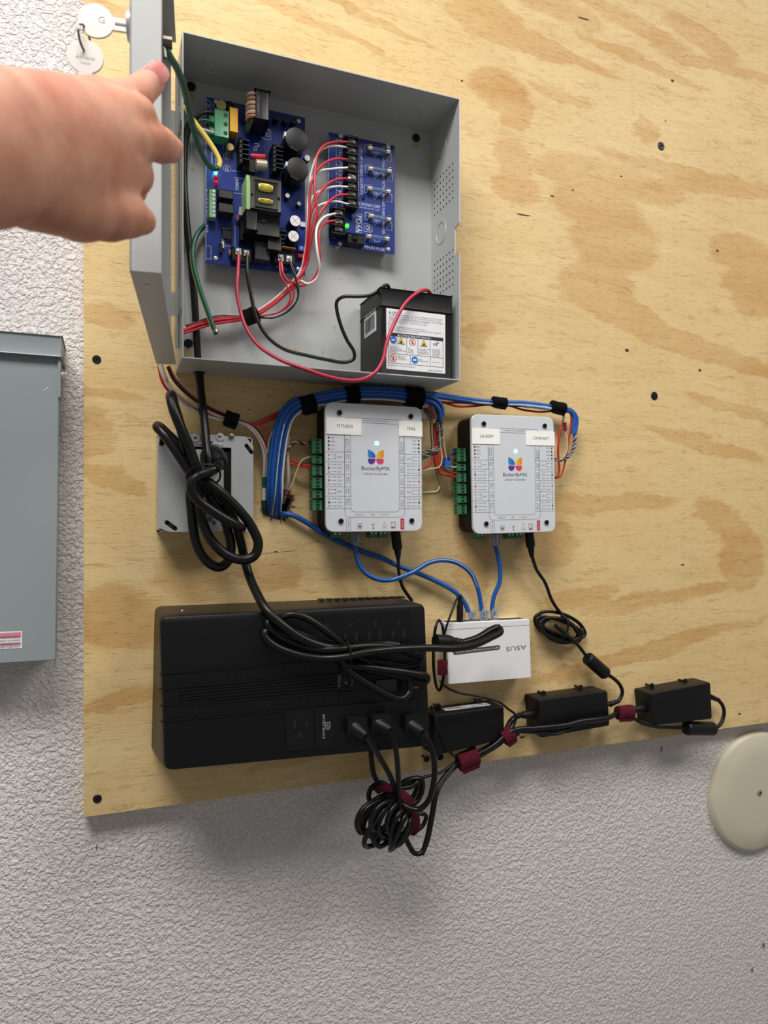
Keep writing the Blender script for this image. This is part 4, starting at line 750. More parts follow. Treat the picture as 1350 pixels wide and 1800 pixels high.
tie = spline([P(328, 842, .07), P(332, 828, .085), P(352, 818, .096), P(375, 817, .094), P(386, 828, .084), P(386, 842, .072), P(374, 850, .052), P(345, 850, .05)], .002, closed=True)
MB().tube(tie+[tie[0]], .0011, 6).build('twist_tie', THIN, t)

# ================================================================ wires left of the enclosure and into the wall hole
LB = [(294, 645, .035), (304, 667, .034), (327, 692, .032), (355, 712, .030), (392, 730, .029), (420, 741, .029)]
wire('sheathed_cable', [(282, 640, .040), (285, 652, .039), (291, 667, .038)], 9.0, WHT, 'short white cable jacket end below the open door', cat='cable')
wire('power_wire', [(279, 638, .038), (281, 655, .037), (286, 672, .036), (298, 689, .034), (325, 709, .030), (355, 725, .028), (392, 737, .027)], 5, RED, 'red wire at the outer edge of the bundle below the door')
wire('power_wire', [(290, 664, .037), (304, 690, .036), (328, 713, .034), (354, 727, .031), (390, 738, .029), (424, 743, .029), (444, 757, .027), (458, 778, .024), (464, 800, .020), (464, 838, .012)], 5, WHT, 'lower white wire curving from the cable jacket to the green sleeve')
wire('power_wire', [(291, 665, .037), (308, 689, .037), (332, 709, .035), (358, 721, .033), (392, 734, .031), (424, 741, .030), (447, 756, .028), (461, 776, .026), (468, 797, .022), (468, 838, .012)], 4.6, PINKW, 'upper pinkish white wire curving from the cable jacket to the green sleeve')
wire('power_wire', [(x, y, d) for x, y, d in LB]+[(446, 760, .026), (462, 785, .02), (470, 830, .012)], 3.4, mat('black_thin_wire', (18, 18, 18), .4), 'thin black wire arching beside the dark red ones below the door')
wire('power_wire', [(x+3, y-2, d+.002) for x, y, d in LB]+[(450, 752, .027), (466, 780, .02), (472, 830, .012)], 3.6, DRED, 'thin dark red wire arching highest below the open door')
wire('power_wire', [(300, 648, .034), (312, 668, .034), (334, 690, .032), (360, 708, .030), (396, 728, .030), (420, 738, .030)], 2.8, CREAM, 'thin cream wire below the hinge side of the enclosure')
for i in range(4): wire('power_wire', [(412, 736+i*1.4, .028), (432, 743+i*.8, .026), (452, 746-i*1.2, .024), (470, 740-i*2.2, .022), (492, 731-i*2.4, .020), (512, 722-i*2, .020)], 4, [RED, RED2, RED, RED2][i], ['lowest', 'second lowest', 'second highest', 'highest'][i]+' of the red wires fanning from the strap to the blue bundle', group='red wires running behind the blue bundle')
wire('power_wire', [(440, 745, .027), (455, 746, .026), (468, 752, .025), (474, 764, .024), (469, 780, .022), (465, 796, .018), (468, 850, .010)], 4, RED, 'red wire branching down beside the blue bundle')
t = thing('cable_sleeve', 'green and white sleeved cable entering the wall hole', 'cable', P(465, 906, 0))
wire('green_tape', [(465, 839, .012), (465, 856, .010)], 9.5, GRN, parent=t); wire('white_sheath', [(465, 854, .010), (464, 882, .006)], 8.4, WHT, parent=t); wire('green_tape', [(464, 879, .006), (465, 897, .003), (470, 907, -.008)], 9.8, mat('dark_green_tape', (12, 60, 42), .5), parent=t)

# ---- blue network cable bundle
BASE = [(484, 914, -.012), (482, 897, .004), (482, 870, .016), (483, 835, .022), (487, 795, .025), (493, 758, .027), (503, 730, .029), (520, 713, .031), (541, 706, .033), (575, 699, .033), (618, 692, .034), (660, 691, .034), (694, 693, .034), (727, 697, .034)]
def bundle(o, dd, ext):
    out = []
    for i, (x, y, d) in enumerate(BASE):
        a = BASE[max(i-1, 0)]; b = BASE[min(i+1, len(BASE)-1)]; tx, ty = b[0]-a[0], b[1]-a[1]; l = math.hypot(tx, ty); k = 1 if i > 1 else .8
        k *= .80 if i > 7 else 1
        out.append((x-ty/l*o*k, y+tx/l*o*k, d+dd))
    return out+ext
BEND = [(750, 702), (764, 708), (773, 719), (775, 738)]
blue = [(-10, .000, 0), (-4, .003, 1), (3, .004, 0), (9.5, .000, 0), (-7, -.005, 1), (0, -.0055, 0), (7, -.0055, 0)]
k = 0
for i, (o, dd, far) in enumerate(blue):
    if far:
        e = [(760, 692+k*4, .03), (800, 698+k*4, .022), (842, 704+k*4, .018), (878, 707+k*4, .018), (920, 708+k*4, .018), (962, 713+k*4, .018), (985, 717+k*4, .018), (1003, 721+k*3, .018), (1013-k*4, 733, .018), (1013-k*5, 750, .018), (1010-k*3, 763, .018)]; k += 1
        wire('network_cable', bundle(o, dd, e), 8, BLUE, ('upper' if k == 1 else 'lower')+' of the two blue network cables running on to the COMMUNITY label', cat='cable', group='long blue network cables', n=10)
    else:
        e = [(x-o*.30, y+o*.55, .030+dd) for x, y in BEND]
        wire('network_cable', bundle(o, dd, e), 8.4, BLUE, {-10: 'outermost blue network cable at the left bend of the bundle', 3: 'blue network cable down the middle front of the bundle', 9.5: 'innermost blue network cable at the left bend of the bundle'}.get(o, 'blue network cable hidden at the back of the bundle, nearer its '+('outer' if o < 3 else 'inner')+' side'), cat='cable', group='blue network cables of the short bundle', n=10)
wire('sheathed_cable', bundle(13.5, .001, [(745, 702, .03), (757, 722, .026)]), 4.5, WHT, 'thin white cable along the underside of the blue bundle', cat='cable')
wire('sheathed_cable', [(478, 905, .012), (483, 872, .030), (488, 820, .0345), (493, 780, .036), (500, 745, .036)], 1.8, CREAM, 'hair-thin pale strand over the front of the blue bundle')
wire('sheathed_cable', [(507, 768, .020), (505, 790, .020), (506, 815, .020), (507, 842, .018), (503, 865, .010), (497, 884, -.004)], 6.5, GRYW, 'short grey cable behind the right side of the blue bundle', cat='cable')
wire('sheathed_cable', [(470, 796, .028), (474, 770, .028), (484, 750, .026), (500, 730, .024)], 3, mat('grey_green_wire', (120, 130, 110), .5), 'thin grey-green wire left of the blue bundle')
t = thing('whipping_knot', 'dark red thread knot on the grey cable at the wall hole', 'thread', P(503, 868, .012))
for (px, py) in [(504, 862), (503, 868), (501, 874)]: MB().torus(P(px, py, .012), (.3, 0, 1), .0026, .0009, 14, 6).build('turn', DRED, t)
def twist(pts, cols, rpx, wpx, turns, label, name='twisted_wires'):
    q = spline(pts3(pts), .002); k = mm_px(q[0]); t = thing(name, label, 'wire', q[-1]); n = len(q)
    for j, m in enumerate(cols):
        out = []
        for i, p in enumerate(q):
            tg = (q[min(i+1, n-1)]-q[max(i-1, 0)]).normalized(); u = tg.orthogonal().normalized(); v = tg.cross(u); a = 2*math.pi*(turns*i/n+j/len(cols)); out.append(p+(u*math.cos(a)+v*math.sin(a))*rpx*k)
        MB().tube(out, wpx/2*k, 6).build('conductor', m, t, ang=60)
BK = mat('black_thin_wire', (18, 18, 18), .4)
twist([(496, 803, .022), (503, 794, .024), (510, 784, .024), (521, 777, .022), (535, 780, .020), (552, 776, .019)], [BK, RED2, GRYW, DGRN], 2.6, 2.2, 4, 'multicoloured twisted wires entering the top terminal beside FITNESS')
wire('signal_wire', [(505, 866, .012), (512, 855, .016), (521, 830, .020), (530, 810, .022), (541, 804, .020), (554, 803, .019)], 2.6, CREAM, 'thin cream wire arching into the second terminal beside FITNESS')
wire('power_wire', [(492, 816, .012), (508, 815, .014), (524, 818, .018), (554, 826, .019)], 4, RED2, 'lower red wire entering the third terminal beside FITNESS'); wire('power_wire', [(496, 800, .012), (506, 806, .014), (526, 815, .018), (554, 821, .019)], 4, RED2, 'upper red wire entering the third terminal beside FITNESS')
# between the two controllers
t = thing('whipped_cable_ends', 'white cable ends bound with dark red thread beside the MAIL label', 'cable', P(757, 738, .026))
for i in range(3): wire('jacket', [(734+i*6, 700, .028), (746+i*5, 710, .030), (752+i*5, 722, .030), (755+i*4, 736, .028)], 6, [WHT, PINKW, WHT][i], parent=t)
for i in range(6): MB().torus(P(752+i*2.0, 717+i*3.4, .030), (.5, 0, -1), .0056, .0010, 18, 6).build('thread_turn', DRED, t)
MB().prism([(P(738, 712, .03).x, P(738, 712, .03).z), (P(752, 716, .03).x, P(752, 718, .03).z), (P(750, 734, .03).x, P(750, 736, .03).z), (P(738, 732, .03).x, P(738, 734, .03).z)], .026, .027).build('paper_flag', WPAP, t)
twist([(774, 735, .028), (776, 755, .028), (775, 772, .028), (770, 789, .027), (758, 797, .026), (738, 806, .022)], [GRYW, BK, DGRN, BLUE], 2.6, 2.0, 5, 'twisted wires bending from the blue cables to the MAIL side terminals')
twist([(768, 738, .026), (771, 760, .026), (773, 778, .026), (764, 791, .026), (738, 795, .022)], [BK, GRYW, CREAM], 2.2, 2.0, 4, 'darker twisted wires entering the upper MAIL side terminal')
for nm, p, m, wp in [('thin dark green wire hanging straight beside the MAIL label', [(757, 738, .026), (757, 760, .026), (758, 789, .025), (752, 793, .023), (738, 794, .022)], DGRN, 2.4),
    ('thin grey wire hanging beside the MAIL label', [(760, 738, .026), (760, 765, .027), (760, 795, .026), (752, 803, .024), (738, 809, .022)], GRYW, 2.2),
    ('left red wire dropping between the two controllers', [(762, 744, .024), (763, 765, .024), (765, 790, .024), (767, 813, .024), (773, 831, .024), (788, 836, .022), (806, 839.5, .020)], RED2, 4.6),
    ('right red wire dropping between the two controllers', [(766, 744, .022), (768, 770, .024), (770, 800, .025), (773, 818, .026), (783, 827, .024), (806, 834, .020)], RED2, 4.6),
    ('red wire ending at the blue splice connector', [(771, 745, .022), (775, 780, .024), (779, 801, .026), (784, 819, .026)], RED2, 4),
    ('red wire curving back left to the MAIL side terminals', [(764, 770, .022), (762, 796, .024), (756, 815, .024), (738, 828, .022)], RED2, 4.4),
    ('thin cream wire falling to the blue splice connector', [(776, 740, .028), (779, 767, .029), (782, 790, .029), (785, 806, .028)], CREAM, 2.2),
    ('thin white wire hooking left to the MAIL side terminals', [(772, 742, .028), (774, 780, .029), (777, 808, .029), (772, 821, .028), (757, 824, .026), (738, 829, .022)], CREAM, 2.4),
    ('long olive green wire with a square bend below the red wires', [(760, 795, .022), (764, 815, .020), (769, 838, .020), (774, 858, .020), (770, 866, .020), (738, 868, .020)], DGRN, 2.2),
    ('thin cream wire with a square bend beside the olive one', [(773, 855, .022), (769, 863, .022), (755, 865, .021), (738, 865.5, .020)], CREAM, 2.0),
    ('thin green wire slanting to the blue splice connector', [(777, 742, .026), (779, 775, .027), (784, 794, .028), (789, 804, .028)], DGRN, 1.8),
    ('thin dark wire from the splice to the LAUNDRY side terminal', [(784, 804, .028), (790, 800, .028), (797, 798, .025), (808, 792, .020)], BK, 2.2),
    ('thin grey-blue wire from the splice to the LAUNDRY side terminal', [(786, 804, .028), (793, 797, .028), (799, 793, .025), (808, 797, .020)], BLUE, 2.0),
    ('thin orange wire beside the blue splice connector', [(789, 807, .028), (795, 804, .027), (808, 805, .020)], RED2, 2.2),
    ('thin white wire from the splice to the second LAUNDRY terminal', [(790, 818, .028), (795, 821, .027), (808, 820, .020)], WHT, 2.4)]:
    wire('signal_wire' if wp < 4 else 'power_wire', p, wp, m, nm)
t = thing('splice_connector', 'small blue splice connector hanging beside the LAUNDRY controller', 'connector', P(787, 822, .026))
MB().pbox(782.5, 805, 792, 821, .024, .031, .0008).build('body', BPOT, t); c = P(789, 807, .0312); MB().cyl(c, c+Vector((0, -.0005, 0)), .0016, n=10).build('wire_port', DARK, t)
# run along the top to the right controller
wire('power_wire', [(744, 700, .024), (780, 707, .020), (810, 708, .018), (840, 710, .018), (878, 711, .018), (920, 713, .018), (960, 717, .018), (985, 721, .018), (991, 730, .018), (984, 760, .018), (981, 793, .018), (983, 828, .018), (979, 838, .018), (968, 838, .018)], 3.8, RED2, 'upper orange-red wire looping down beside the COMMUNITY label')
wire('power_wire', [(744, 702, .022), (781, 708, .018), (802, 714, .017), (829, 714, .016), (864, 711, .016), (891, 712, .016), (918, 720, .016), (951, 724, .016), (975, 722, .016), (1000, 722, .016), (1004, 730, .016), (1003, 750, .016), (996, 797, .016), (989, 829, .016), (984, 838, .016), (968, 840, .016)], 3.8, RED2, 'sagging orange-red wire looping widest beside the COMMUNITY label')
wire('sheathed_cable', [(744, 697, .026), (790, 700, .022), (840, 708, .020), (880, 711, .020), (930, 713, .021), (975, 719, .021), (988, 726, .021), (992, 740, .021), (993, 758, .021)], 3.6, GRYW, 'thin grey cable in the run above the LAUNDRY label', cat='cable')
t = thing('thread_binding', 'dark red thread wound round a cable end beside the COMMUNITY label', 'thread', P(993, 757, .021))
for i in range(5): MB().torus(P(992.5+i*.2, 744+i*3, .021), (0, .1, 1), .0022, .0008, 12, 5).build('thread_turn', DRED, t)
wire('signal_wire', [(993, 757, .021), (997, 772, .021), (997, 790, .021), (988, 806, .020), (968, 812, .018)], 2.2, CREAM, 'thin cream wire from the bound cable end to the COMMUNITY side')
twist([(1010, 762, .018), (1010, 780, .018), (1004, 796, .018), (990, 808, .018), (968, 806, .018)], [GRYW, BK, PINKW, BLUE], 2.4, 2.0, 5, 'twisted wires dropping from the blue cable end to the COMMUNITY side')
t = thing('cable_tag', 'white cable wrap with black handwriting above the COMMUNITY label', 'cable tag', P(943, 716, .021))
wire('wrap', [(917, 713, .0215), (943, 715, .0215), (968, 719, .0215)], 5.6, mat('pale_blue_wrap', (150, 172, 206), .4), parent=t)
s = MB(); txt(s, 'Community', P(919, 717.5, .0242), (.995, 0, -.085), E3, .042, .0046); s.build('lettering', INK, t)

# ================================================================ door controllers
def controller(x0, z1, tilt, tags, label, tlab):
    W, H, D0, D1 = .1255, .1545, .0425, .0465
    t = thing('door_controller', label, 'controller', (x0, 0, z1-H), 'two-door controllers')
    t.rotation_euler = (0, math.radians(tilt), 0)
    z0 = z1-H; x1 = x0+W
    MB().loft([(rrect(x0+.004, x1-.004, z0+.004, z1-.004, .010, 5), .0), (rrect(x0+.0015, x1-.0015, z0+.0015, z1-.0015, .011, 5), .006), (rrect(x0+.0015, x1-.0015, z0+.0015, z1-.0015, .011, 5), D0)]).build('housing', mat('black_controller_housing', (15, 14, 13), .6, spec=.2), t)
    fp = MB().loft([(rrect(x0, x1, z0, z1, .011, 6), D0), (rrect(x0, x1, z0, z1, .011, 6), D1-.0006), (inset(rrect(x0, x1, z0, z1, .011, 6), .0008), D1)]).build('face_plate', FACE, t)
    U = lambda u: x0+W*u
    Vv = lambda v: z1-H*v
    e = D1+.0001; y = -(e)
    for (u, v) in [(.142, .078), (.880, .078), (.15, .915), (.883, .915)]:
        o = MB().lathe((U(u), -D1, Vv(v)), (0, -1, 0), [(.0031, 0), (.0031, .0016), (.0026, .0022), (.0014, .0022), (.0013, .001), (0, .001)], 16).build('cap_screw', BSCREW, fp)
    def ln(m, u0, v0, u1, v1, wd=.00042): m.bar((U(u0), -D1, Vv(v0)), (U(u1), -D1, Vv(v1)), wd, .0001)
    def tx(m, s, u0, v0, u1, v1): txt(m, s, (U(u0), y, Vv(v1)), E1, E3, W*(u1-u0), H*(v1-v0))
    def tv(m, s, u0, v0, u1, v1): txt(m, s, (U(u0), y, Vv(v0)), -E3, E1, H*(v1-v0), W*(u1-u0))
    def tvu(m, s, u0, v0, u1, v1): txt(m, s, (U(u1), y, Vv(v1)), E3, -E1, H*(v1-v0), W*(u1-u0))
    def loop(m, u0, v0, u1, v1, r, open_top=None):
        p = rrect(U(u0), U(u1), Vv(v1), Vv(v0), r, 4)
        for a, b in zip(p, p[1:]+p[:1]): m.bar((a[0], -D1, a[1]), (b[0], -D1, b[1]), .0004, .0001)
    g = MB(); loop(g, .19, .112, .81, .886, .006); loop(g, .252, .147, .754, .845, .005)
    tx(g, 'CONNECTED TO: BY-DEVICE-API.COM', .375, .124, .645, .134)
    rows = [.252, .382, .458, .553, .650, .723, .818]
    for v in rows:
        ln(g, .005, v, .252, v); ln(g, .754, v, .995, v)
    ln(g, .19, .25, .19, .82); ln(g, .81, .25, .81, .82)
    names = [('Card', 'Reader'), ('Door', 'Sensor'), ('Lock', 'Relay'), ('AUX', 'Relay'), ('AUX', 'Input'), ('Exit', 'Relay')]
    kk = MB(); rr = MB()
    for i in range(6):
        v0, v1 = rows[i], rows[i+1]; vm = (v0+v1)/2; h = v1-v0; tv(g, names[i][0]+' 1', .222, v0+h*.2, .242, v0+h*.7); tv(g, names[i][1], .198, v0+h*.2, .216, v0+h*.75); tvu(g, names[i][0]+' 2', .764, v0+h*.25, .782, v0+h*.8); tvu(g, names[i][1], .788, v0+h*.25, .804, v0+h*.8)
        n = [4, 2, 3, 3, 2, 3][i]; lab = [['GND', 'D/D-', 'D/D+', '12V'], ['SNS', ''], ['N.C.', 'COM', 'N.O.'], ['N.C.', 'COM', 'N.O.'], ['REX', ''], ['N.C.', 'COM', 'N.O.']][i]
        for j in range(n):
            v = v0+h*(j+.7)/(n+.4)
            for side in (0, 1):
                mm = rr if ((i == 0 and j == (3 if side == 0 else 0)) or i == 3) else kk; uu = .026 if side == 0 else .958; solid = (n == 3 and j == 1) or i == 0
                if solid: mm.box(U(uu), U(uu+.016), D1, e, Vv(v+.008), Vv(v-.008))
                else:
                    for a in (-.006, .004): mm.box(U(uu), U(uu+.016), D1, e, Vv(v+a+.004), Vv(v+a))
                L_ = lab[j if (side == 0 or i) else 3-j]
                if i == 0:
                    if L_: tx(g, L_, (.052 if side == 0 else .90), v-.006, (.052 if side == 0 else .90)+.013*len(L_), v+.006)
                else:
                    a, b = ((.056, .10) if side == 0 else (.90, .944)); ln(g, a, v, b, v, .00035); c = b if side == 0 else a; g.cyl((U(c), -D1, Vv(v)), (U(c), y, Vv(v)), .0006, n=8)
                    if L_:
                        vv = vm if n == 2 else v; tx(g, L_, (.118 if side == 0 else .835), vv-.006, (.118 if side == 0 else .835)+.045, vv+.006)
            if n == 2: pass
        if n == 2: ln(g, .10, vm-.013, .104, vm+.013, .0003); ln(g, .896, vm-.013, .896, vm+.013, .0003)
    loop(g, .208, .358, .240, .376, .0006); loop(g, .764, .358, .796, .376, .0006)
    tx(g, 'Ethernet', .30, .861, .382, .872); tx(g, 'USB', .455, .861, .492, .872); tx(g, 'Fire Battery', .548, .861, .645, .872)
    loop(g, .204, .897, .248, .985, .0008); tvu(g, 'Tamper', .217, .912, .236, .968)
    loop(g, .318, .936, .366, .975, .0008); g.prism(rquad([(U(.328), Vv(.967)), (U(.356), Vv(.967)), (U(.356), Vv(.954)), (U(.348), Vv(.946)), (U(.336), Vv(.946)), (U(.328), Vv(.954))], .0004, 2), D1, e)
    ln(g, .478, .936, .478, .972); ln(g, .468, .945, .478, .957); ln(g, .488, .943, .478, .953); g.cyl((U(.478), -D1, Vv(.973)), (U(.478), y, Vv(.973)), .0010, n=10); g.box(U(.484), U(.492), D1, e, Vv(.944), Vv(.938)); g.cyl((U(.467), -D1, Vv(.942)), (U(.467), y, Vv(.942)), .0007, n=8)
    loop(g, .663, .928, .712, .958, .0008); g.box(U(.668), U(.680), D1, e, Vv(.928), Vv(.923)); g.box(U(.695), U(.707), D1, e, Vv(.928), Vv(.923)); ln(g, .670, .942, .682, .942); ln(g, .693, .942, .705, .942); ln(g, .699, .938, .699, .946)
    tx(g, 'NO/NC', .574, .965, .622, .975)
    g.build('fine_print', GINK, fp)
    kk.box(U(.665), U(.69), D1, e, Vv(.975), Vv(.965)); kk.build('terminal_marks', INK, fp); rr.box(U(.692), U(.712), D1, e, Vv(.975), Vv(.965)); rr.build('red_terminal_marks', RINK, fp)
    m = MB(); m.prism(rrect(U(.764), U(.804), Vv(.985), Vv(.897), .0012), D1, e); o = m.build('red_print_block', RINK, fp); m = MB(); txt(m, 'Power 12V', (U(.792), -(e+.0001), Vv(.972)), E3, -E1, H*.062, W*.018); m.build('lettering', WPAP, o)
    fl = [(U(.597+.016*math.cos(a)*(1 if math.sin(a) < 0 else .55)), Vv(.943)+.0026*math.sin(a)*(1.4 if math.sin(a) > 0 else 1)) for a in [i*math.pi/8 for i in range(16)]]
    m = MB(); p = fl+fl[:1]
    for a, b in zip(p, p[1:]): m.bar((a[0], -D1, a[1]), (b[0], -D1, b[1]), .0005, .0001)
    m.build('flame_icon', mat('flame_orange', (214, 140, 40), .5), fp)
    m = MB(); tx(m, 'ButterflyMX', .362, .487, .655, .527); tx(m, '2-Door Controller', .382, .536, .634, .553); m.build('lettering', INK, fp)
    # four-winged emblem, each wing its own gradient
    def wing(name, cols, pts, vert):
        key = 'wing_'+name
        if key not in MATS:
            mm = bpy.data.materials.new(key); mm.use_nodes = True; nt = mm.node_tree; b = nt.nodes['Principled BSDF']; b.inputs['Roughness'].default_value = .45
            tc = nt.nodes.new('ShaderNodeTexCoord'); sp = nt.nodes.new('ShaderNodeSeparateXYZ'); nt.links.new(tc.outputs['Generated'], sp.inputs[0]); r = nt.nodes.new('ShaderNodeValToRGB'); r.color_ramp.elements[0].color = lin(cols[0]); r.color_ramp.elements[1].color = lin(cols[1])
            nt.links.new(sp.outputs['Z' if vert else 'X'], r.inputs[0]); nt.links.new(r.outputs[0], b.inputs['Base Color']); MATS[key] = mm
        q = [(U(.51)+a*W*.082, Vv(.421)+b*H*.066) for a, b in pts]; MB().prism(q, D1, e).build('emblem_wing', MATS[key], fp)
    up = [(.06, .03), (.06, .25), (.12, .45), (.25, .62), (.5, .82), (.80, .97), (.97, 1.0), (1.0, .97), (1.0, .25), (.97, .12), (.90, .05), (.80, .03)]
    dn = [(.06, -.06), (.85, -.06), (.96, -.10), (1.0, -.20), (1.0, -.40), (.92, -.58), (.75, -.72), (.55, -.76), (.35, -.70), (.18, -.55), (.08, -.35)]
    wing('upper_right', ((232, 196, 44), (226, 132, 30)), up, False); wing('upper_left', ((28, 146, 206), (58, 78, 176)), [(-a, b) for a, b in up][::-1], False)
    wing('lower_right', ((204, 48, 140), (226, 76, 60)), dn, False); wing('lower_left', ((66, 48, 150), (124, 40, 130)), [(-a, b) for a, b in dn][::-1], False)
    MB().lathe((U(.52), -D1, Vv(.305)), (0, -1, 0), [(.0030, 0), (.0028, .0004), (.0018, .0008), (0, .0009)], 18).build('status_led', LEDW, fp)
    for (s, u0, v0, u1, v1), tl in zip(tags, tlab):
        o = MB().box(U(u0), U(u1), D1, D1+.0007, Vv(v1), Vv(v0)).build('name_tag', PAPER, t, label=tl); m = MB(); um = (u0+u1)/2; vm = (v0+v1)/2; wd = .0225*len(s)
        txt(m, s, (U(um-wd/2+.01), -(D1+.0008), Vv(vm+.012)), E1, E3, W*wd, H*.026); m.build('lettering', mat('tag_ink', (60, 62, 74), .6), o)
    # pluggable terminals
    def term(xa, xb, za, zb, n, side):
        o = MB().box(xa, xb, .0135, .0265, zb, za, .0004).build('terminal_plug', TERM, t); sc = MB()
        for i in range(n):
            if side: z = za+(zb-za)*(i+.5)/n; sc.box((xa+xb)/2-.0022, (xa+xb)/2+.0022, .0265, .0269, z-.0013, z+.0013); sc.box(xa-.0002, xa+.0002, .017, .022, z-.0013, z+.0013)
            else: x = xa+(xb-xa)*(i+.5)/n; sc.cyl((x, -.0262, (za+zb)/2), (x, -.0270, (za+zb)/2), .0013, n=8)
        sc.build('terminal_hole' if side else 'terminal_screw', mat('deep_green_well', (10, 46, 28), .7) if side else STEEL, o)
    vs_ = [(.270, .384, 4), (.402, .462, 2), (.478, .556, 3), (.570, .655, 3), (.672, .732, 2), (.748, .828, 3)]
    for (va, vb, n) in vs_: term(x0-.0105, x0+.003, Vv(va), Vv(vb), n, True); term(x1-.003, x1+.004, Vv(va), Vv(vb), n, True)
    for (ua, ub) in [(.12, .21), (.50, .585), (.595, .685)]: term(U(ua), U(ub), z0+.003, z0-.0075, 2, False)
    MB().box(U(.285), U(.375), .012, .029, z0-.0006, z0+.004).build('network_jack', DARK, t)
    return U, z0
UA, zA = controller(.2412, 1.4940, -.4, [('FITNESS', .012, .118, .362, .246), ('MAIL', .752, .118, 1.004, .238)], 'white-faced door controller tagged FITNESS and MAIL', ('cream name tag reading FITNESS', 'cream name tag reading MAIL'))
UB, zB = controller(.4385, 1.4905, -1.2, [('LAUNDRY', .005, .118, .330, .248), ('COMMUNITY', .645, .128, 1.003, .25)], 'white-faced door controller tagged LAUNDRY and COMMUNITY', ('white name tag reading LAUNDRY', 'white name tag reading COMMUNITY'))

# ================================================================ patch cables
def plug(parent, px, py, d, up=1):
    c = P(px, py, d); m = MB(); m.box(c.x-.0058, c.x+.0058, d-.004, d+.0045, c.z-(.009 if up > 0 else .003), c.z+(.003 if up > 0 else .009), .0006); m.box(c.x-.003, c.x+.003, d+.0045, d+.006, c.z-(.012 if up > 0 else -.002), c.z+(.002 if up > 0 else .012), .0004); m.build('clear_plug', CLEAR, parent)
t = thing('patch_cable', 'blue network cable from the wall hole to the white switch', 'cable', P(827, 1090, .02))
wire('jacket', [(487, 904, -.006), (498, 903, .004), (515, 906, .008), (538, 918, .009), (569, 938, .009), (604, 955.6, .009), (636, 969, .009), (669, 980, .009), (701, 995, .010), (738, 1009, .011), (775, 1025.6, .012), (804, 1044, .013), (819, 1064, .014), (827, 1088, .015), (828, 1096, .015)], 9, BLUE, parent=t, n=12); plug(t, 827, 1088, .015, -1)
t = thing('patch_cable', 'blue network cable looping from the FITNESS controller to the white switch', 'cable', P(847, 1090, .02))
wire('jacket', [(622, 938, .020), (624, 952, .020), (626, 976, .021), (636, 1000, .022), (653, 1014, .023), (675, 1020, .024), (701, 1016, .024), (727, 1005, .024), (753, 990, .024), (778, 985, .024), (804, 990, .023), (827, 1007, .021), (840, 1035, .018), (846, 1068, .016), (848, 1094, .015)], 8, BLUE, parent=t, n=12); plug(t, 623, 942, .0205, 1); plug(t, 848, 1086, .015, -1)
wire('light_line', [(688, 1018.6, .0268), (727, 1004, .0268), (753, 988.6, .0268), (778, 983.8, .0268), (804, 988.6, .0258), (827, 1005.6, .024), (839.6, 1033, .0208)], 1.6, mat('pale_print_line', (170, 196, 220), .5), parent=t, n=5)
t = thing('patch_cable', 'blue network cable from the LAUNDRY controller down to the white switch', 'cable', P(865, 1090, .02))
wire('jacket', [(868, 938, .020), (869, 953, .020), (875, 976, .020), (879, 1001, .019), (878, 1024, .018), (869, 1046, .016), (865, 1068, .015), (866, 1094, .015)], 8, BLUE, parent=t, n=12); plug(t, 868, 943, .0205, 1); plug(t, 866, 1085, .015, -1)

# ================================================================ white network switch
def switch():
    d = .030; q = [P(788, 1203, d), P(934, 1191, d), P(931, 1089, d), P(785, 1096, d)]
    c = sorted([(p.x, p.z) for p in q]); poly = [(q[0].x, q[0].z), (q[1].x, q[1].z), (q[2].x, q[2].z), (q[3].x, q[3].z)]
    t = thing('network_switch', 'small white network switch mounted upside down with cables on top', 'network switch', (q[0].x, 0, q[0].z))
    MB().loft([(rquad(poly, .0012, 3), .0), (rquad(poly, .0012, 3), d-.0008), (inset(rquad(poly, .0012, 3), .0008), d)]).build('case', WSW, t)
    s0 = P(785, 1107, d); s1 = P(931, 1098.5, d); MB().bar(s0, s1, .0006, .0002).build('case_seam', mat('seam_grey', (150, 150, 152), .6), t)
    zt = max(q[2].z, q[3].z)
    m = MB(); a = Vector((q[3].x+.004, 0, q[3].z)); b = Vector((q[2].x-.003, 0, q[2].z)); nrm = (b-a).cross(Vector((0, -1, 0))).normalized(); nrm = nrm if nrm.z > 0 else -nrm
    m.poly3([a+Vector((0, -.007, 0)), b+Vector((0, -.007, 0)), b+Vector((0, -.022, 0)), a+Vector((0, -.022, 0))], nrm*.0004); m.build('port_panel', BLK, t)
    e = d+.0002; m = MB(); txt(m, 'ASUS', P(925.5, 1133.5, e), -(P(926, 1134, e)-P(890, 1138, e)).normalized(), Vector((0, 0, -1)), (P(926, 1134, e)-P(890, 1138, e)).length, .0058); m.build('brand_lettering', GINK, t)
    p0, p1 = P(800, 1147, e), P(876, 1138, e); v = (p1-p0).normalized(); n = Vector((-v.z, 0, v.x))*.0029; pill = []
    for k in range(9): a_ = -math.pi/2+math.pi*k/8; pill.append(p1+v*math.cos(a_)*.0029+n*math.sin(a_))
    for k in range(9): a_ = math.pi/2+math.pi*k/8; pill.append(p0+v*math.cos(a_)*.0029+n*math.sin(a_))
    o = MB().poly3(pill, (0, -.0001, 0)).build('model_badge', mat('badge_grey', (70, 72, 76), .5), t)
    m = MB(); txt(m, 'EBP15 Smart Managed PoE Switch', p1+Vector((0, -.0003, 0))+n*.45+v*.001, -v, -n.normalized(), (p1-p0).length*1.0, .0026); m.build('lettering', WPAP, o)
switch()
t = thing('switch_power_lead', 'thin black power lead plugged into the top of the white switch', 'cord', P(808, 1092, .02))
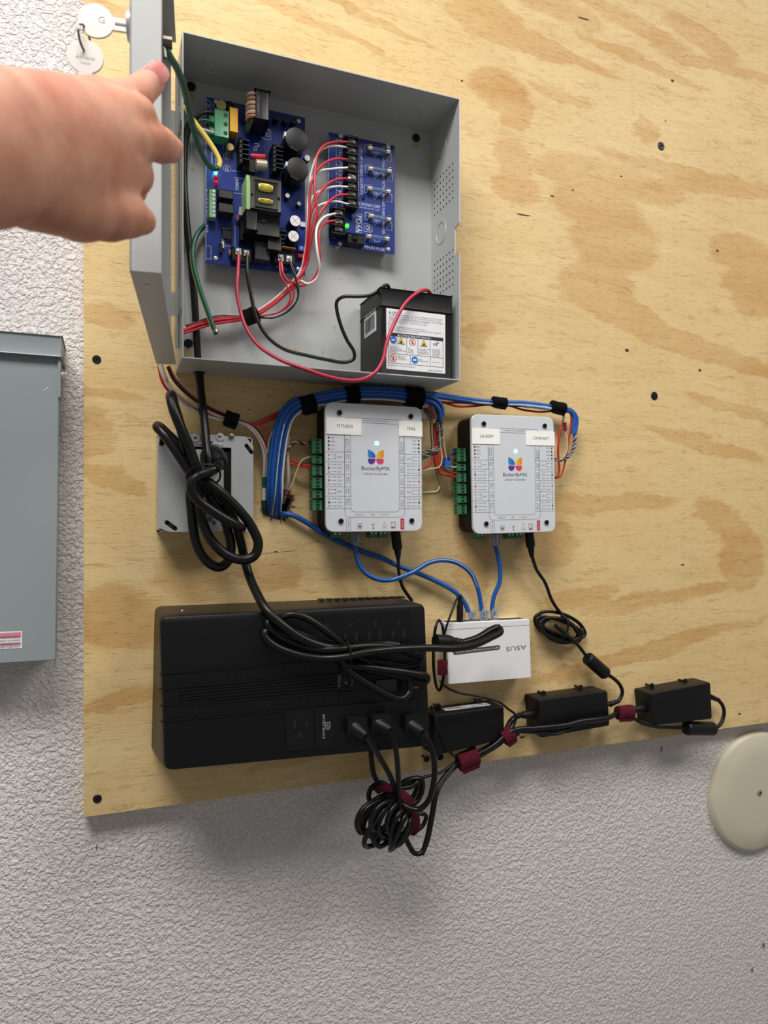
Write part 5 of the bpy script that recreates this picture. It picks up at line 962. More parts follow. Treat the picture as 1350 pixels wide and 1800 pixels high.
m = MB(); a = P(808, 1094, .022); b = P(809, 1046, .022); m.lathe(a, b-a, [(.0042, 0), (.0044, .010), (.0042, .020), (.0034, .0245), (.0026, (b-a).length)], 14); m.build('barrel_plug', BLK, t)
wire('lead', [(809, 1050, .022), (805, 1050, .026), (797, 1068, .034), (787, 1095, .038), (781, 1115, .038), (779, 1125, .036), (785, 1126, .034), (787, 1120, .034), (782, 1117, .036), (775, 1124, .036), (770, 1140, .034)], 4.2, THIN, parent=t)
lp = [P(772+10*math.cos(a)*(1+.15*math.sin(3*i)), 1152+62*math.sin(a), .034+.006*math.sin(2*a+i)) for i in range(4) for a in [2*math.pi*k/12+.5*i for k in range(12)]]
MB().tube(spline(lp, .004), .0017, 8).build('coiled_lead', THIN, t, ang=60)
wire('lead', [(776, 1196, .03), (779, 1203, .03), (801, 1216, .028), (841, 1224, .034), (875, 1233, .042), (893, 1246, .042), (907, 1260, .034), (900, 1285, .036)], 4.2, THIN, parent=t)

# ================================================================ uninterruptible power supply
def ups():
    d = .090
    f = [P(288, 1356, d), P(757, 1312, d), P(748, 1061, d), P(281, 1084, d)]; bk = [P(266, 1322, 0), Vector((.3600, 0, P(738, 1300, 0).z)), Vector((.3565, 0, P(742, 1047, 0).z)), P(272, 1066, 0)]
    g = lambda q: [(p.x, p.z) for p in q]
    t = thing('uninterruptible_power_supply', 'long black battery backup unit with outlets mounted sideways', 'power supply', (bk[0].x, 0, bk[0].z))
    mid = [tuple(Vector(a).lerp(Vector(b), .72)) for a, b in zip(g(bk), g(f))]
    o = MB().loft([(rquad(g(bk), .008, 5), 0), (rquad(mid, .009, 5), d*.74), (rquad(g(f), .009, 5), d-.004), (inset(rquad(g(f), .009, 5), .0012), d-.001), (inset(rquad(g(f), .009, 5), .003), d)]).build('housing', UPSM, t, ang=50)
    V = Vector; e = d
    def strip(m, a, b, wd, h=.001): m.bar(P(*a, e), P(*b, e), wd, h)
    m = MB()
    for a, b in [((280, 1184), (640, 1156)), ((279, 1211), (600, 1183)), ((281, 1240), (620, 1215)), ((281, 1268), (735, 1229))]: strip(m, a, b, .0011, .0012)
    m.build('moulded_rail', UPSM, t)
    for i in range(12):
        for yo in (1194, 1250):
            x = 318+i*25.5; y = yo-(x-318)*.076; m = MB(); strip(m, (x, y-8), (x, y+8), .0030, .0006); m.build('ladder_rib', UPSM, t)
    for i in range(6): m = MB(); strip(m, (315, 1214+i*5.3), (592, 1187+i*5.6), .0013, .0010); m.build('grip_rib', UPSM, t)
    def panel(q, name):
        p = [P(x, y, e) for x, y in q]; return MB().loft([(rquad([(v.x, v.z) for v in p], .002, 3), e), (rquad([(v.x, v.z) for v in p], .002, 3), e+.0011)]).build(name, UPSM, t)
    def outlet(parent, cx, cy, flip, h=.0011):
        k = MB()
        if not flip: sl = [(cx-9.5, cy+20, 6.5), (cx+9, cy+19, 8)]; gy = cy
        else: sl = [(cx-10.5, cy-20, 8), (cx+10.5, cy-22, 6.5)]; gy = cy
        for (x, y, hh) in sl: k.pbox(x-2.6, y-hh, x+2.6, y+hh, e+h, e+h+.0002)
        c = P(cx, gy, e+h); pts = [(c.x+.0030*math.cos(a), c.z+.0030*math.sin(a)) for a in ([math.pi*i/8 for i in range(9)] if flip else [math.pi+math.pi*i/8 for i in range(9)])]; s = 1 if not flip else -1
        pts += [(c.x+.003*s, c.z+.003*s), (c.x-.003*s, c.z+.003*s)] if not flip else [(c.x-.003, c.z-.003), (c.x+.003, c.z-.003)]
        k.prism(pts, e+h, e+h+.0002); k.build('outlet_slots', DARK, parent)
        r = MB(); r.tube([(x, -(e+h+.0002), z) for x, z in pts[:9]], .0003, 5); r.build('slot_rim', UPSG, parent)
    up = panel([(494, 1136), (722, 1126), (722, 1072), (494, 1086)], 'surge_outlet_panel')
    for x in (554, 596, 638, 680): m = MB(); m.bar(P(x, 1083-(x-494)*.06, e+.0011), P(x, 1134-(x-494)*.045, e+.0011), .0006, .0002); m.build('panel_divider', UPSG, up)
    for (x, y) in [(533, 1103), (575, 1101), (617, 1099.5), (659, 1097.5), (700.5, 1095)]: outlet(up, x, y, False)
    lo = panel([(503, 1320), (551, 1316), (551, 1245), (501, 1249)], 'backup_outlet_panel'); outlet(lo, 528.5, 1293, True)
    lo2 = panel([(553, 1316), (735, 1302), (733, 1230), (553, 1244)], 'backup_outlet_panel')
    m = MB(); ptxt(m, 'BATTERY BACKUP', 567, 1256, 571, 1299, e+.0013, 90); ptxt(m, 'SURGE', 617, 1188, 620, 1205, e+.0004, 90); ptxt(m, 'POWER ON', 594, 1188, 599, 1208, e+.0004, 90)
    c = [(572.5, 1270), (580, 1269.5), (580, 1279), (576, 1283), (572.5, 1279.5)]; pline(m, c, e+.0012, .0006, True); pline(m, [(577, 1271.5), (574.5, 1276), (578, 1276), (575.5, 1280)], e+.0012, .0005); m.build('lettering', mat('pale_print', (168, 170, 176), .6), t)
    m = MB(); m.torus(P(608, 1200, e), (0, 1, 0), .0062, .0009, 22, 6); m.build('button_ring', UPSG, t); MB().cyl(P(608, 1200, e), P(608, 1200, e+.0008), .0048, n=20).build('power_button', UPSM, t); MB().cyl(P(608, 1200, e+.0008), P(608, 1200, e+.001), .0012, n=10).build('indicator', mat('pale_print', (168, 170, 176), .6), t)
    MB().pbox(661, 1196, 697, 1216, e, e+.0012, .0004).build('data_port_cover', mat('grey_port', (56, 58, 62), .4), t); MB().pbox(728, 1206, 735, 1210, e, e+.0006).build('orange_mark', mat('orange_mark', (200, 96, 40), .5), t)
    for i in range(11):
        p = P(560+i*14, 1053-(i*14)*.03, .012); MB().box(p.x, p.x+.0062, .008, .020, p.z-.0012, p.z+.0003, .0002).build('vent_rib', UPSM, t)
    MB().ball(P(320, 1074, .05), .0012).build('dust_speck', WSW, t)
ups()
# ---- coil tied over the front of the supply
t = thing('extension_cord', 'black power cord tied in a loose coil across the battery backup unit', 'cord', P(609, 1142, .1))
for p, wp in [([(497, 1100, .094), (493, 1089, .097), (509, 1080.5, .100), (533, 1084, .102), (564, 1102, .104), (595, 1126, .104), (612, 1140, .103), (640, 1136, .100), (680, 1132, .098), (700, 1134, .097)], 12.5),
              ([(497, 1100, .094), (473, 1090, .096), (470, 1097, .099), (488, 1116, .100), (517, 1130, .102), (556, 1141, .108), (596, 1141, .112), (643, 1136, .110), (694, 1138, .104), (725, 1150, .101), (741, 1154, .100), (738, 1165, .098), (713, 1173, .096), (680, 1168, .096), (640, 1158, .098), (603, 1150, .099)], 12.5),
              ([(603, 1150, .098), (560, 1146, .098), (520, 1136, .097), (488, 1116, .096), (470, 1108, .097), (464, 1115, .099), (478, 1132, .102), (517, 1149, .105), (564, 1157, .110), (603, 1155, .115), (643, 1147, .116), (701, 1141, .114), (760, 1139, .112), (790, 1140, .110), (815, 1138, .106), (836, 1133, .100), (862, 1121, .090), (880, 1110, .082), (876, 1103, .076), (862, 1108, .076), (840, 1121, .080), (812, 1130, .084)], 13.5),
              ([(600, 1146, .103), (603, 1164, .104), (662, 1175, .106), (721, 1183, .106), (751, 1190, .103), (748, 1199, .098), (721, 1195, .096), (690, 1186, .097), (640, 1176, .098), (600, 1160, .100)], 12.5),
              ([(598, 1160, .100), (610, 1176, .104), (643, 1200, .105), (682, 1222, .105), (706, 1228, .103), (720, 1216, .100), (718, 1194, .099), (700, 1184, .098), (664, 1172, .100), (620, 1150, .100)], 12.0),
              ([(512, 1108, .095), (545, 1120, .096), (585, 1132, .097), (612, 1146, .098), (650, 1158, .097), (690, 1176, .096), (712, 1200, .095)], 10)]:
    wire('cord', p, wp, CORD, parent=t, n=12, step=.0035)
m = MB(); a = P(812, 1130, .084); b = P(765, 1127, .088); m.lathe(a, b-a, [(.0050, 0), (.0056, .003), (.0050, .005), (.0062, .008), (.0056, .010), (.0070, .014), (.0085, .020), (.0085, (b-a).length)], 14); m.build('cord_plug', BLK, t)
MB().torus(P(610, 1146, .106), (1, 0, .1), .0135, .0011, 22, 6).build('twist_tie', THIN, t); MB().cyl(P(603, 1131, .115), P(597, 1126, .118), .002, n=8).build('tie_ends', THIN, t)

# ================================================================ adapters
def adapter(px, d, label, slab):
    q = [P(x, y, d) for x, y in px]; g = [(p.x, p.z) for p in q]      # BL BR TR TL on the front face
    t = thing('power_adapter', label, 'power adapter', (q[0].x, 0, q[0].z), 'power adapters along the board edge')
    back = [(a+(.002 if i in (1, 2) else -.002)*0, b) for i, (a, b) in enumerate(g)]
    MB().loft([(rquad(back, .003, 4), .0), (rquad(back, .004, 4), d-.003), (inset(rquad(g, .004, 4), .0012), d-.0008), (inset(rquad(g, .004, 4), .003), d)]).build('case', BLK, t)
    s0 = Vector((g[0][0], 0, (g[0][1]+g[3][1])/2)); z0 = min(g[0][1], g[1][1]); z1 = g[3][1]
    MB().box(g[0][0]-.0003, g[0][0]+.002, d*.25, d*.78, g[0][1]+.014, g[3][1]-.012).build('inlet', DARK, t)
    return t, g
t, g = adapter([(762, 1330), (888, 1300), (887, 1241), (762, 1257)], .036, 'ribbed black power adapter tucked under the white switch', None)
for k in (.10, .16, .22, .28): a = P(768, 1257+k*70, .036); b = P(884, 1241+k*60, .036); m = MB(); m.bar(a, b, .0008, .0006); m.build('rib', BLK, t)
z0 = Vector((g[3][0], 0, g[3][1])); z1 = Vector((g[2][0], 0, g[2][1])); n_ = Vector((0, -1, 0)).cross(z1-z0).normalized(); n_ = n_ if n_.z > 0 else -n_
q0 = z0.lerp(z1, .22)+Vector((0, -.012, 0)); q1 = z0.lerp(z1, .86)+Vector((0, -.012, 0)); lb = MB().poly3([q0, q1, q1+Vector((0, -.013, 0)), q0+Vector((0, -.013, 0))], n_*.0003).build('rating_sticker', WPAP, t)
m = MB(); v = (q1-q0).normalized()
for k, s in enumerate(['A02NF0131', 'L5V20P3R']): txt(m, s, q0+v*(.006+k*.034)+Vector((0, -.010, 0))+n_*.0005, v, (0, 1, 0), .026, .006)
m.build('lettering', INK, lb)
t2, g2 = adapter([(951, 1298), (1073, 1276), (1069, 1214), (946, 1230)], .034, 'black power adapter midway along the board edge below the ferrite', None)
t3, g3 = adapter([(1149, 1276), (1253, 1264), (1250, 1199), (1143, 1219)], .034, 'black power adapter at the far right of the board edge', None)
t = thing('adapter_screws', '', '', (0, 0, 0)); bpy.data.objects.remove(t)
for (px, py, dd) in [(766, 1240, .006), (838, 1231, .006), (950, 1217, .006), (1015, 1207, .006), (1140, 1204, .006), (1198, 1196, .006), (746, 1331, .006), (770, 1328, .006)]:
    c = P(px, py, dd); wh = {766: 'left', 838: 'right'}.get(px, '')
    lab = {766: 'black screw over the left end of the ribbed adapter', 838: 'black screw over the white-stickered top of the ribbed adapter', 950: 'left black screw over the middle adapter', 1015: 'right black screw over the middle adapter', 1140: 'left black screw over the far right adapter', 1198: 'right black screw over the far right adapter', 746: 'left black screw below the ribbed adapter', 770: 'right black screw below the ribbed adapter'}[px]
    s = thing('mounting_screw', lab, 'screw', (c.x, 0, c.z), 'black screws holding the adapters')
    MB().lathe((c.x, 0, c.z), (0, -1, 0), [(.0016, 0), (.0016, .0085), (.0022, .010), (.0042, .0125), (.0044, .0135), (.003, .0140), (0, .0138)], 14).build('shank_and_head', BSCREW, s)
    m = MB()
    for a in (.4, .4+math.pi/2): v = Vector((math.cos(a), 0, math.sin(a)))*.0024; m.bar(Vector((c.x, -.0140, c.z))-v, Vector((c.x, -.0140, c.z))+v, .0009, .0001)
    m.build('cross_slot', DARK, s)
# ---- leads of the two controllers
def dcplug(t, p0, p1, p2):
    a, b, c = P(*p0), P(*p1), P(*p2); m = MB(); m.lathe(a, b-a, [(.0058, 0), (.0062, .003), (.0064, (b-a).length*.9), (.0054, (b-a).length)], 16); m.lathe(b-(b-a)*.02, c-b, [(.0048, 0), (.0042, (c-b).length*.4), (.0028, (c-b).length)], 12); m.build('barrel_plug', BLK, t)
t = thing('power_lead', 'thin black power lead from the FITNESS controller down behind the backup unit', 'cord', P(700, 985, .02))
dcplug(t, (695, 934, .020), (699, 966, .020), (700, 983, .020)); wire('lead', [(700, 980, .020), (701, 1005, .020), (707, 1030, .018), (717, 1046, .016), (724, 1056, .014)], 6.2, THIN, parent=t)
t = thing('power_lead', 'thin black power lead with a coil and ferrite below the COMMUNITY controller', 'cord', P(936, 980, .02))
dcplug(t, (930, 936, .020), (933, 962, .020), (935, 980, .020)); wire('lead', [(935, 977, .020), (943, 1001, .018), (958, 1024, .014), (971, 1057, .012), (990, 1083, .014), (1000, 1092, .018)], 6.2, THIN, parent=t)
cp = []
for i in range(9):
    for k in range(10):
        a = 2*math.pi*k/10+.1*i; rx = 46-3.5*((i*2) % 5); ry = 23-2.6*((i*3) % 5); ca, sa = math.cos(.36), math.sin(.36); x = rx*math.cos(a); y = ry*math.sin(a)
        cp.append(P(983+x*ca-y*sa+(i % 2)*2, 1105+x*sa+y*ca+((i*2) % 5-2)*1.5, .008+.0030*(i % 5)+.002*math.sin(a*2+i)))
MB().tube(spline(cp, .004), 2.7*mm_px(cp[0]), 8).build('coiled_lead', THIN, t, ang=60)
wire('tie_turn', [(986, 1082, .024), (996, 1090, .026), (998, 1105, .026), (990, 1122, .024), (982, 1126, .016)], 4, THIN, parent=t); wire('lead', [(975, 1098, .022), (995, 1116, .024), (1015, 1133, .020), (1034, 1158, .020)], 6, THIN, parent=t)
def ferrite(t, a, b, rp):
    a = P(*a); b = P(*b); r = rp*mm_px(a); L = (b-a).length; MB().lathe(a, b-a, [(r*.45, 0), (r*.80, .0006), (r, .003), (r, L-.003), (r*.8, L-.0006), (r*.45, L)], 20).build('ferrite_core', BLK, t)
ferrite(t, (1031, 1155, .020), (1066, 1186, .020), 11.5)
wire('lead', [(1064, 1184, .020), (1075, 1190, .020), (1089, 1203, .018), (1094, 1217, .016), (1087, 1232, .016), (1074, 1237, .016), (1066, 1239, .016)], 6.6, THIN, parent=t, n=10)
a = P(1072, 1238, .016); b = P(1088, 1232, .016); MB().cyl(a, b, .0042, .0030, 12).build('strain_relief', BLK, t)
t = thing('power_lead', 'thin black lead with a ferrite hanging below the far right adapter', 'cord', P(1255, 1280, .02))
a = P(1249, 1225, .016); b = P(1264, 1231, .016); MB().cyl(a, b, .0042, .0032, 12).build('strain_relief', BLK, t)
wire('lead', [(1260, 1229, .016), (1269, 1238, .016), (1273, 1252, .017), (1267, 1272, .018), (1255, 1281, .020), (1248, 1281, .020)], 6.4, THIN, parent=t, n=10); ferrite(t, (1254, 1281, .020), (1205, 1280, .024), 12)
wire('lead', [(1208, 1280, .024), (1180, 1279, .028), (1150, 1277, .034), (1126, 1270, .036), (1108, 1259, .034), (1090, 1254, .032), (1076, 1257, .038), (1064, 1264, .040), (1020, 1272, .040), (998, 1282, .040), (979, 1290, .040), (942, 1287, .040), (905, 1287, .038), (890, 1294, .036), (862, 1316, .034), (838, 1328, .030), (812, 1338, .026)], 6.4, THIN, parent=t, n=10)
def inlet_cord(label, pts, a, b, w):
    t = thing('inlet_cord', label, 'cord', P(*a)); A, B = P(*a), P(*b); MB().lathe(A, B-A, [(.0070, 0), (.0078, .006), (.0062, (B-A).length*.6), (.0046, (B-A).length)], 14).build('inlet_plug', BLK, t); wire('cord', pts, w, CORD, parent=t, n=10); return t
inlet_cord('black cord entering the left end of the middle adapter', [(925, 1256, .018), (911, 1258, .020), (898, 1268, .026), (890, 1284, .030), (880, 1302, .030), (856, 1320, .026), (820, 1336, .022)], (948, 1255, .017), (918, 1257, .018), 10)
inlet_cord('black cord entering the left end of the far right adapter', [(1118, 1246, .018), (1104, 1250, .022), (1085, 1254, .030), (1068, 1262, .042), (1020, 1268, .043), (998, 1274, .043), (942, 1280, .042), (905, 1283, .040), (892, 1290, .038), (866, 1312, .036), (840, 1326, .030), (820, 1334, .026)], (1143, 1243, .017), (1112, 1248, .020), 9)
# ---- plugs on the backup unit and the knot of cord below it
def ups_plug(label, head, pts, w):
    t = thing('plugged_cord', label, 'cord', P(head[0], head[1], .092)); x, y, x2, y2 = head
    a = P(x, y, .0915); b = P(x2, y2, .120); mm = MB(); p = P((x+x2)/2, (y+y2)/2, .1)
    mm.prism(rquad([(a.x-.012, a.z-.008), (a.x+.012, a.z-.008), (a.x+.011, a.z+.009), (a.x-.011, a.z+.009)], .003, 3), .0912, .104); mm.build('plug_head', BLK, t)
    m2 = MB(); m2.lathe(P(x, y+6, .099), P(*pts[0])-P(x, y+6, .099), [(.0085, 0), (.0075, .006), (.0050, .016), (.0042, (P(*pts[0])-P(x, y+6, .099)).length)], 12); m2.build('strain_relief', BLK, t)
    wire('cord', pts, w, CORD, parent=t, n=10, step=.003); return t
GP = None
ups_plug('leftmost of the three plugs in the backup unit, its cord hanging down', (622, 1272, 640, 1290), [(643, 1294, .112), (650, 1302, .110), (669, 1334, .098), (686, 1364, .086), (696, 1393, .074), (698, 1420, .066), (690, 1440, .06)], 9.5)
ups_plug('middle of the three plugs in the backup unit, its cord hanging down', (664, 1266, 684, 1284), [(686, 1284, .112), (694, 1308, .110), (699, 1346, .100), (701, 1387, .084), (703, 1420, .070), (708, 1440, .062)], 9.5)
ups_plug('rightmost of the three plugs in the backup unit, its cord looping right', (722, 1268, 740, 1288), [(742, 1288, .112), (756, 1308, .112), (764, 1346, .106), (761, 1384, .096), (751, 1411, .086), (735, 1423, .080), (716, 1419, .074), (702, 1408, .066)], 10.5)
t = thing('bundled_cords', 'tangled knot of black cords hanging below the board edge', 'cord', P(690, 1440, .03))
for p, wp in [([(652, 1300, .05), (653, 1335, .056), (658, 1364, .058), (672, 1384, .056), (690, 1400, .05)], 9.5),
              ([(690, 1390, .052), (670, 1376, .052), (653, 1385, .050), (648, 1402, .050), (658, 1416, .05)], 9),
              ([(700, 1386, .050), (662, 1404, .062), (636, 1424, .066), (627, 1446, .066), (634, 1464, .062), (652, 1456, .054)], 9),
              ([(702, 1392, .056), (672, 1404, .068), (642, 1424, .072), (632, 1448, .070), (646, 1466, .064), (664, 1440, .058)], 9),
              ([(690, 1400, .060), (668, 1432, .078), (648, 1460, .076), (640, 1482, .070), (646, 1488, .062), (662, 1482, .056), (678, 1450, .052)], 9.5),
              ([(682, 1404, .066), (660, 1430, .070), (654, 1456, .070), (656, 1476, .068), (668, 1488, .064), (682, 1478, .060), (690, 1450, .056)], 9),
              ([(696, 1400, .070), (676, 1426, .076), (666, 1448, .076), (668, 1466, .070), (684, 1468, .064), (702, 1446, .058)], 9),
              ([(704, 1404, .070), (688, 1424, .078), (680, 1446, .078), (684, 1464, .070), (700, 1456, .064), (716, 1432, .056)], 9),
              ([(712, 1414, .064), (700, 1432, .076), (688, 1456, .074), (686, 1482, .066), (690, 1492, .060)], 10),
              ([(718, 1420, .062), (710, 1438, .074), (698, 1464, .072), (688, 1488, .064), (686, 1494, .056)], 10),
              ([(724, 1424, .060), (720, 1446, .072), (706, 1474, .066), (690, 1490, .060)], 9),
              ([(694, 1396, .048), (664, 1416, .052), (642, 1440, .050), (640, 1462, .046), (660, 1470, .044), (684, 1446, .044)], 9.5),
              ([(706, 1400, .046), (680, 1416, .050), (660, 1444, .050), (664, 1468, .046), (686, 1474, .044), (708, 1450, .044)], 9.5),
              ([(716, 1410, .046), (700, 1428, .050), (686, 1452, .050), (692, 1474, .046), (712, 1462, .044), (724, 1440, .044)], 9.5),
              ([(690, 1404, .074), (668, 1416, .082), (652, 1440, .082), (656, 1458, .074), (676, 1454, .068), (698, 1428, .066)], 9),
              ([(728, 1432, .056), (722, 1456, .066), (704, 1482, .062), (694, 1488, .056)], 9),
              ([(700, 1382, .045), (718, 1371, .045), (740, 1370, .045), (742, 1388, .045), (733, 1408, .045), (720, 1416, .045)], 10),
              ([(704, 1386, .050), (724, 1382, .050), (734, 1374, .048), (730, 1394, .046), (718, 1410, .046)], 9),
              ([(722, 1440, .05), (738, 1430, .05), (749, 1434, .05), (744, 1450, .05), (730, 1462, .05)], 8),
              ([(806, 1336, .026), (774, 1358, .034), (750, 1365, .038), (726, 1372, .042), (708, 1384, .046)], 5.5),
              ([(806, 1340, .026), (786, 1360, .032), (768, 1388, .040), (759, 1432, .046), (750, 1476, .050), (741, 1499, .052), (729, 1500, .052), (718, 1484, .052), (710, 1466, .050)], 9),
              ([(808, 1343, .026), (789, 1362, .034), (771, 1390, .042), (762, 1434, .048), (753, 1478, .052), (743, 1503, .054)], 5),
              ([(758, 1242, .062), (764, 1258, .056), (773, 1281, .046), (785, 1313, .040), (797, 1328, .034), (812, 1334, .026)], 5)]:
    wire('cord', p, wp, CORD, parent=t, n=10, step=.003)
for i in range(4): wire('cord', [(812, 1333+i*3, .024+.003*(i % 2)), (835, 1324+i*3.2, .027), (858, 1311+i*3.4, .030+.003*(i % 2)), (880, 1298+i*3.0, .032), (892, 1290+i*2, .034), (912, 1284+i*2, .036)], 6.5, THIN, parent=t, n=8)
G = 'burgundy hook-and-loop cable straps'
strap(806, 1341, 838, 1327, .028, 16, BUR, 'burgundy strap on the cords below the ribbed adapter', G, .8)
strap(884, 1299, 900, 1286, .034, 14, BUR, 'burgundy strap at the lower left corner of the middle adapter', G, .8)
strap(1085, 1253, 1111, 1251, .031, 12, BUR, 'burgundy strap between the middle and far right adapters', G, .8)
strap(778, 1160, 778, 1186, .038, 9, BUR, 'burgundy strap at the left side of the white switch', G, .8)
t = thing('cable_strap', 'burgundy strap wound round the tangled knot of cords', 'cable strap', P(718, 1405, .08), G)
def ribbon(pts, wpx, m, name, parent):
    q = spline(pts3(pts), .003); k = mm_px(q[0])*wpx/2; V = []; n = len(q); cam_p = Vector((0, -CY, CZ))
    for i, p in enumerate(q):
        tg = (q[min(i+1, n-1)]-q[max(i-1, 0)]).normalized(); nn = (Vector((.05, -1, .25))); nn = (nn-tg*nn.dot(tg)).normalized(); s_ = tg.cross(nn)
        V += [p-s_*k, p+s_*k, p+s_*k-nn*.0014, p-s_*k-nn*.0014]
    Fc = [(i*4+j, i*4+(j+1) % 4, (i+1)*4+(j+1) % 4, (i+1)*4+j) for i in range(n-1) for j in range(4)]+[(0, 1, 2, 3), tuple((n-1)*4+j for j in range(4))]
    return MB().add(V, Fc).build(name, m, parent)
ribbon([(660, 1392, .058), (672, 1386, .066), (688, 1384, .068), (700, 1388, .064)], 13, BUR, 'band', t)
ribbon([(702, 1392, .070), (714, 1402, .074), (724, 1414, .072)], 15, BUR, 'band', t)
ribbon([(726, 1420, .070), (732, 1440, .070), (731, 1458, .066), (722, 1468, .058)], 14, BUR, 'band', t)

# ================================================================ round cover plate
def cover_plate():
    c = P(1334, 1391, -.008); cx, cz = .9965, .9085; R = .0985
    t = thing('round_cover_plate', 'round beige blank cover plate screwed to the wall', 'cover plate', (cx, .018, cz-R))
    MB().lathe((cx, .018, cz), (0, -1, 0), [(R, 0), (R, .0025), (R*.992, .005), (R*.965, .0085), (R*.93, .0105), (R*.6, .0118), (.012, .012), (0, .012)], 72).build('disc', PLATE, t, ang=60)
    s = MB(); s.lathe((cx, .0062, cz), (0, -1, 0), [(.0056, 0), (.0055, .0008), (.0035, .0018), (0, .002)], 20); o = s.build('screw', mat('painted_screw', (176, 170, 152), .35, .5), t)
    m = MB()
    for a in (.2, .2+math.pi/2): v = Vector((math.cos(a), 0, math.sin(a)))*.0030; m.bar(Vector((cx, .0043, cz))-v, Vector((cx, .0043, cz))+v, .0011, .0002)
    m.build('cross_slot', DARK, o)
cover_plate()

# ================================================================ the pointing hand
def skin_mat():
    m = bpy.data.materials.new('mottled_skin'); m.use_nodes = True; nt = m.node_tree; b = nt.nodes['Principled BSDF']; L = nt.links.new
    tc = nt.nodes.new('ShaderNodeTexCoord'); n = nt.nodes.new('ShaderNodeTexNoise'); n.inputs['Scale'].default_value = 38; n.inputs['Detail'].default_value = 4; L(tc.outputs['Object'], n.inputs['Vector'])
    r = nt.nodes.new('ShaderNodeValToRGB'); e = r.color_ramp.elements; e[0].position = .3; e[0].color = lin((186, 122, 100)); e[1].position = .72; e[1].color = lin((208, 156, 134)); x = e.new(.5); x.color = lin((198, 140, 117)); L(n.outputs['Fac'], r.inputs[0]); L(r.outputs[0], b.inputs['Base Color'])
    n2 = nt.nodes.new('ShaderNodeTexNoise'); n2.inputs['Scale'].default_value = 90; n2.inputs['Detail'].default_value = 6; L(tc.outputs['Object'], n2.inputs['Vector']); bp = nt.nodes.new('ShaderNodeBump'); bp.inputs['Strength'].default_value = .35; bp.inputs['Distance'].default_value = .0016; L(n2.outputs['Fac'], bp.inputs['Height']); L(bp.outputs['Normal'], b.inputs['Normal'])
    b.inputs['Roughness'].default_value = .52; b.inputs['Subsurface Weight'].default_value = .2; b.inputs['Subsurface Radius'].default_value = (.006, .0025, .0015); b.inputs['Subsurface Scale'].default_value = 1.0; return m
def surface_nets(f, o, h):
    nx, ny, nz = f.shape; s = f < 0
    c = lambda i, j, k: (slice(i, nx-1+i), slice(j, ny-1+j), slice(k, nz-1+k))
    cor = [(i, j, k) for i in (0, 1) for j in (0, 1) for k in (0, 1)]; acc = np.zeros((nx-1, ny-1, nz-1, 3)); cnt = np.zeros((nx-1, ny-1, nz-1))
    for a in cor:
        for ax in range(3):
            if a[ax]: continue
            b = list(a); b[ax] = 1; fa = f[c(*a)]; fb = f[c(*b)]; m = (fa < 0) != (fb < 0); den = np.where(m, fa-fb, 1); t = np.where(m, fa/den, 0)
            for d_ in range(3): acc[..., d_] += np.where(m, a[d_]+(t if d_ == ax else 0), 0)
            cnt += m
    act = cnt > 0; idx = -np.ones(act.shape, int); idx[act] = np.arange(act.sum()); ijk = np.argwhere(act); V = np.array(o)+(ijk+acc[act]/cnt[act][:, None])*h; Fc = []
    for ax in range(3):
        u, v = [(1, 2), (2, 0), (0, 1)][ax]; sl0 = [slice(1, n-1) for n in f.shape]; sl1 = list(sl0); sl0[ax] = slice(0, f.shape[ax]-1); sl1[ax] = slice(1, f.shape[ax])
        ch = s[tuple(sl0)] != s[tuple(sl1)]; q = np.argwhere(ch)
        for d_ in range(3):
            if d_ != ax: q[:, d_] += 1
        def at(du, dv): r = q.copy(); r[:, u] += du; r[:, v] += dv; return idx[r[:, 0], r[:, 1], r[:, 2]]
        quad = np.stack([at(-1, -1), at(0, -1), at(0, 0), at(-1, 0)], 1); flip = ~s[q[:, 0], q[:, 1], q[:, 2]]; quad[flip] = quad[flip][:, ::-1]; Fc.append(quad)
    return V, np.concatenate(Fc)
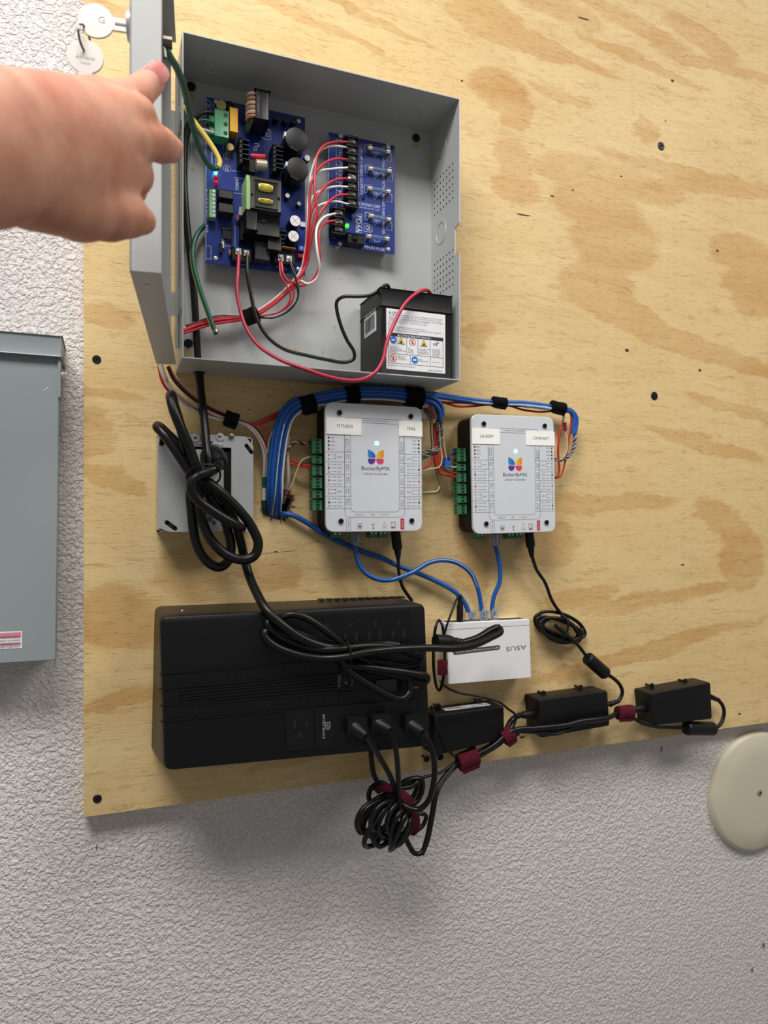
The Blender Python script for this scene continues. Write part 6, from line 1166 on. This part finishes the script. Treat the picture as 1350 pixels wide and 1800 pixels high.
def hand():
    J = lambda x, y, z, r: (np.array(CP(x, y, z)), r)      # photo pixel, distance from the camera, radius in metres
    caps = []
    def chain(js, k=.008): caps.append((js, k))
    wa, wb = J(-20, 196, .285, .0165), J(-20, 310, .285, .0180)
    chain([J(-420, 300, .20, .034), J(-190, 275, .245, .026), J(-20, 258, .285, .0225)], .012); chain([J(-190, 235, .245, .020), wa], .010); chain([J(-190, 310, .245, .022), wb], .010)
    m1, m2, m3, m4 = J(166, 180, .372, .0118), J(208, 200, .375, .0126), J(222, 246, .376, .0130), J(212, 296, .376, .0132)
    for a, b in ((wa, m1), (J(-20, 225, .285, .0170), m2), (J(-20, 262, .285, .0175), m3), (wb, m4)): chain([a, (a[0]*.45+b[0]*.55, .46*(a[1]+b[1])), b], .007)
    chain([J(60, 235, .318, .015), J(160, 230, .366, .012)], .016); chain([J(60, 290, .318, .016), J(170, 285, .370, .012)], .016)
    for m_ in (m1, m2, m3, m4): caps.append(([(m_[0]+np.array(Vector((0, -CY, CZ))-Vector(m_[0]))*.012, m_[1]*.82), (m_[0], m_[1]*.82)], .004))
    chain([J(170, 178, .374, .0112), J(214, 178, .402, .0098), J(238, 168, .424, .0094), J(267, 142, .437, .0082)], .0035)          # raised little finger
    chain([J(208, 202, .378, .0122), J(238, 204, .400, .0108), J(230, 226, .432, .0098), J(212, 240, .440, .0085)], .003)         # ring finger folded away
    chain([J(222, 248, .380, .0124), J(262, 246, .410, .0106), J(282, 255, .430, .0096), J(299, 262, .442, .0083)], .003)         # pointing finger
    chain([J(212, 298, .380, .0128), J(232, 306, .404, .0112), J(226, 330, .430, .0100), J(208, 344, .438, .0085)], .003)         # index folded away
    chain([J(50, 338, .312, .0160), J(140, 366, .346, .0150), J(190, 376, .364, .0128), J(222, 379, .376, .0110), J(250, 388, .384, .0074)], .004)  # thumb along the bottom
    chain([J(110, 330, .340, .015), J(196, 335, .374, .0105)], .010)
    pts = np.array([j[0] for js, k in caps for j in js]); lo = pts.min(0)-.05; hi = pts.max(0)+.05; h = .0019
    gx, gy, gz = [np.arange(lo[i], hi[i], h) for i in range(3)]; G = np.stack(np.meshgrid(gx, gy, gz, indexing='ij'), -1).astype(np.float32); f = None
    for js, k in caps:
        g = None
        for (a, ra), (b, rb) in zip(js, js[1:]):
            ab = b-a; t = np.clip(((G-a) @ ab)/max(ab @ ab, 1e-9), 0, 1); d = np.linalg.norm(G-a-t[..., None]*ab, axis=-1)-(ra+(rb-ra)*t)
            g = d if g is None else np.minimum(g, d)-np.maximum(.004-np.abs(g-d), 0)**2/.016
        if f is None: f = g
        else: q = np.maximum(k-np.abs(f-g), 0); f = np.minimum(f, g)-q*q/(4*k)
    V, Q = surface_nets(f, lo, h)
    t = thing('person_hand', 'bare left hand of a person pointing into the open grey cabinet', 'hand', CP(150, 260, .36))
    mb = MB(); mb.V = [Vector(v) for v in V]; mb.F = [tuple(int(i) for i in q) for q in Q]; o = mb.build('hand_and_wrist', skin_mat(), t, ang=180, recalc=True)
    sm = o.modifiers.new('soften', 'SMOOTH'); sm.iterations = 2; sm.factor = .5
    nrm = (Vector((0, -CY, CZ))-CP(272, 137, .43)).normalized(); nrm = (nrm+Vector((.25, 0, .55))).normalized(); c = Vector(CP(270, 139, .437))+nrm*.0063; ax = (CP(278, 130, .437)-CP(262, 148, .437)).normalized(); ax = (ax-nrm*ax.dot(nrm)).normalized(); sd = nrm.cross(ax); m = MB(); R = []
    for i in range(9):
        u = -1+2*i/8
        for j in range(7):
            v = -1+2*j/6; w_ = .0052*(1-.18*max(0, -u)**3)*(1-.35*max(0, u)**4); R.append(c+ax*(u*.0074)+sd*(v*w_*1.22)+nrm*(.0022*(1-.55*v*v-.25*u*u)))
    m.add(R, [(i*7+j, i*7+j+1, (i+1)*7+j+1, (i+1)*7+j) for i in range(8) for j in range(6)]); m.add([p-nrm*.003 for p in R], [(i*7+j, (i+1)*7+j, (i+1)*7+j+1, i*7+j+1) for i in range(8) for j in range(6)]); m.build('fingernail', NAIL, t, ang=180)
hand()
bpy.context.view_layer.update()
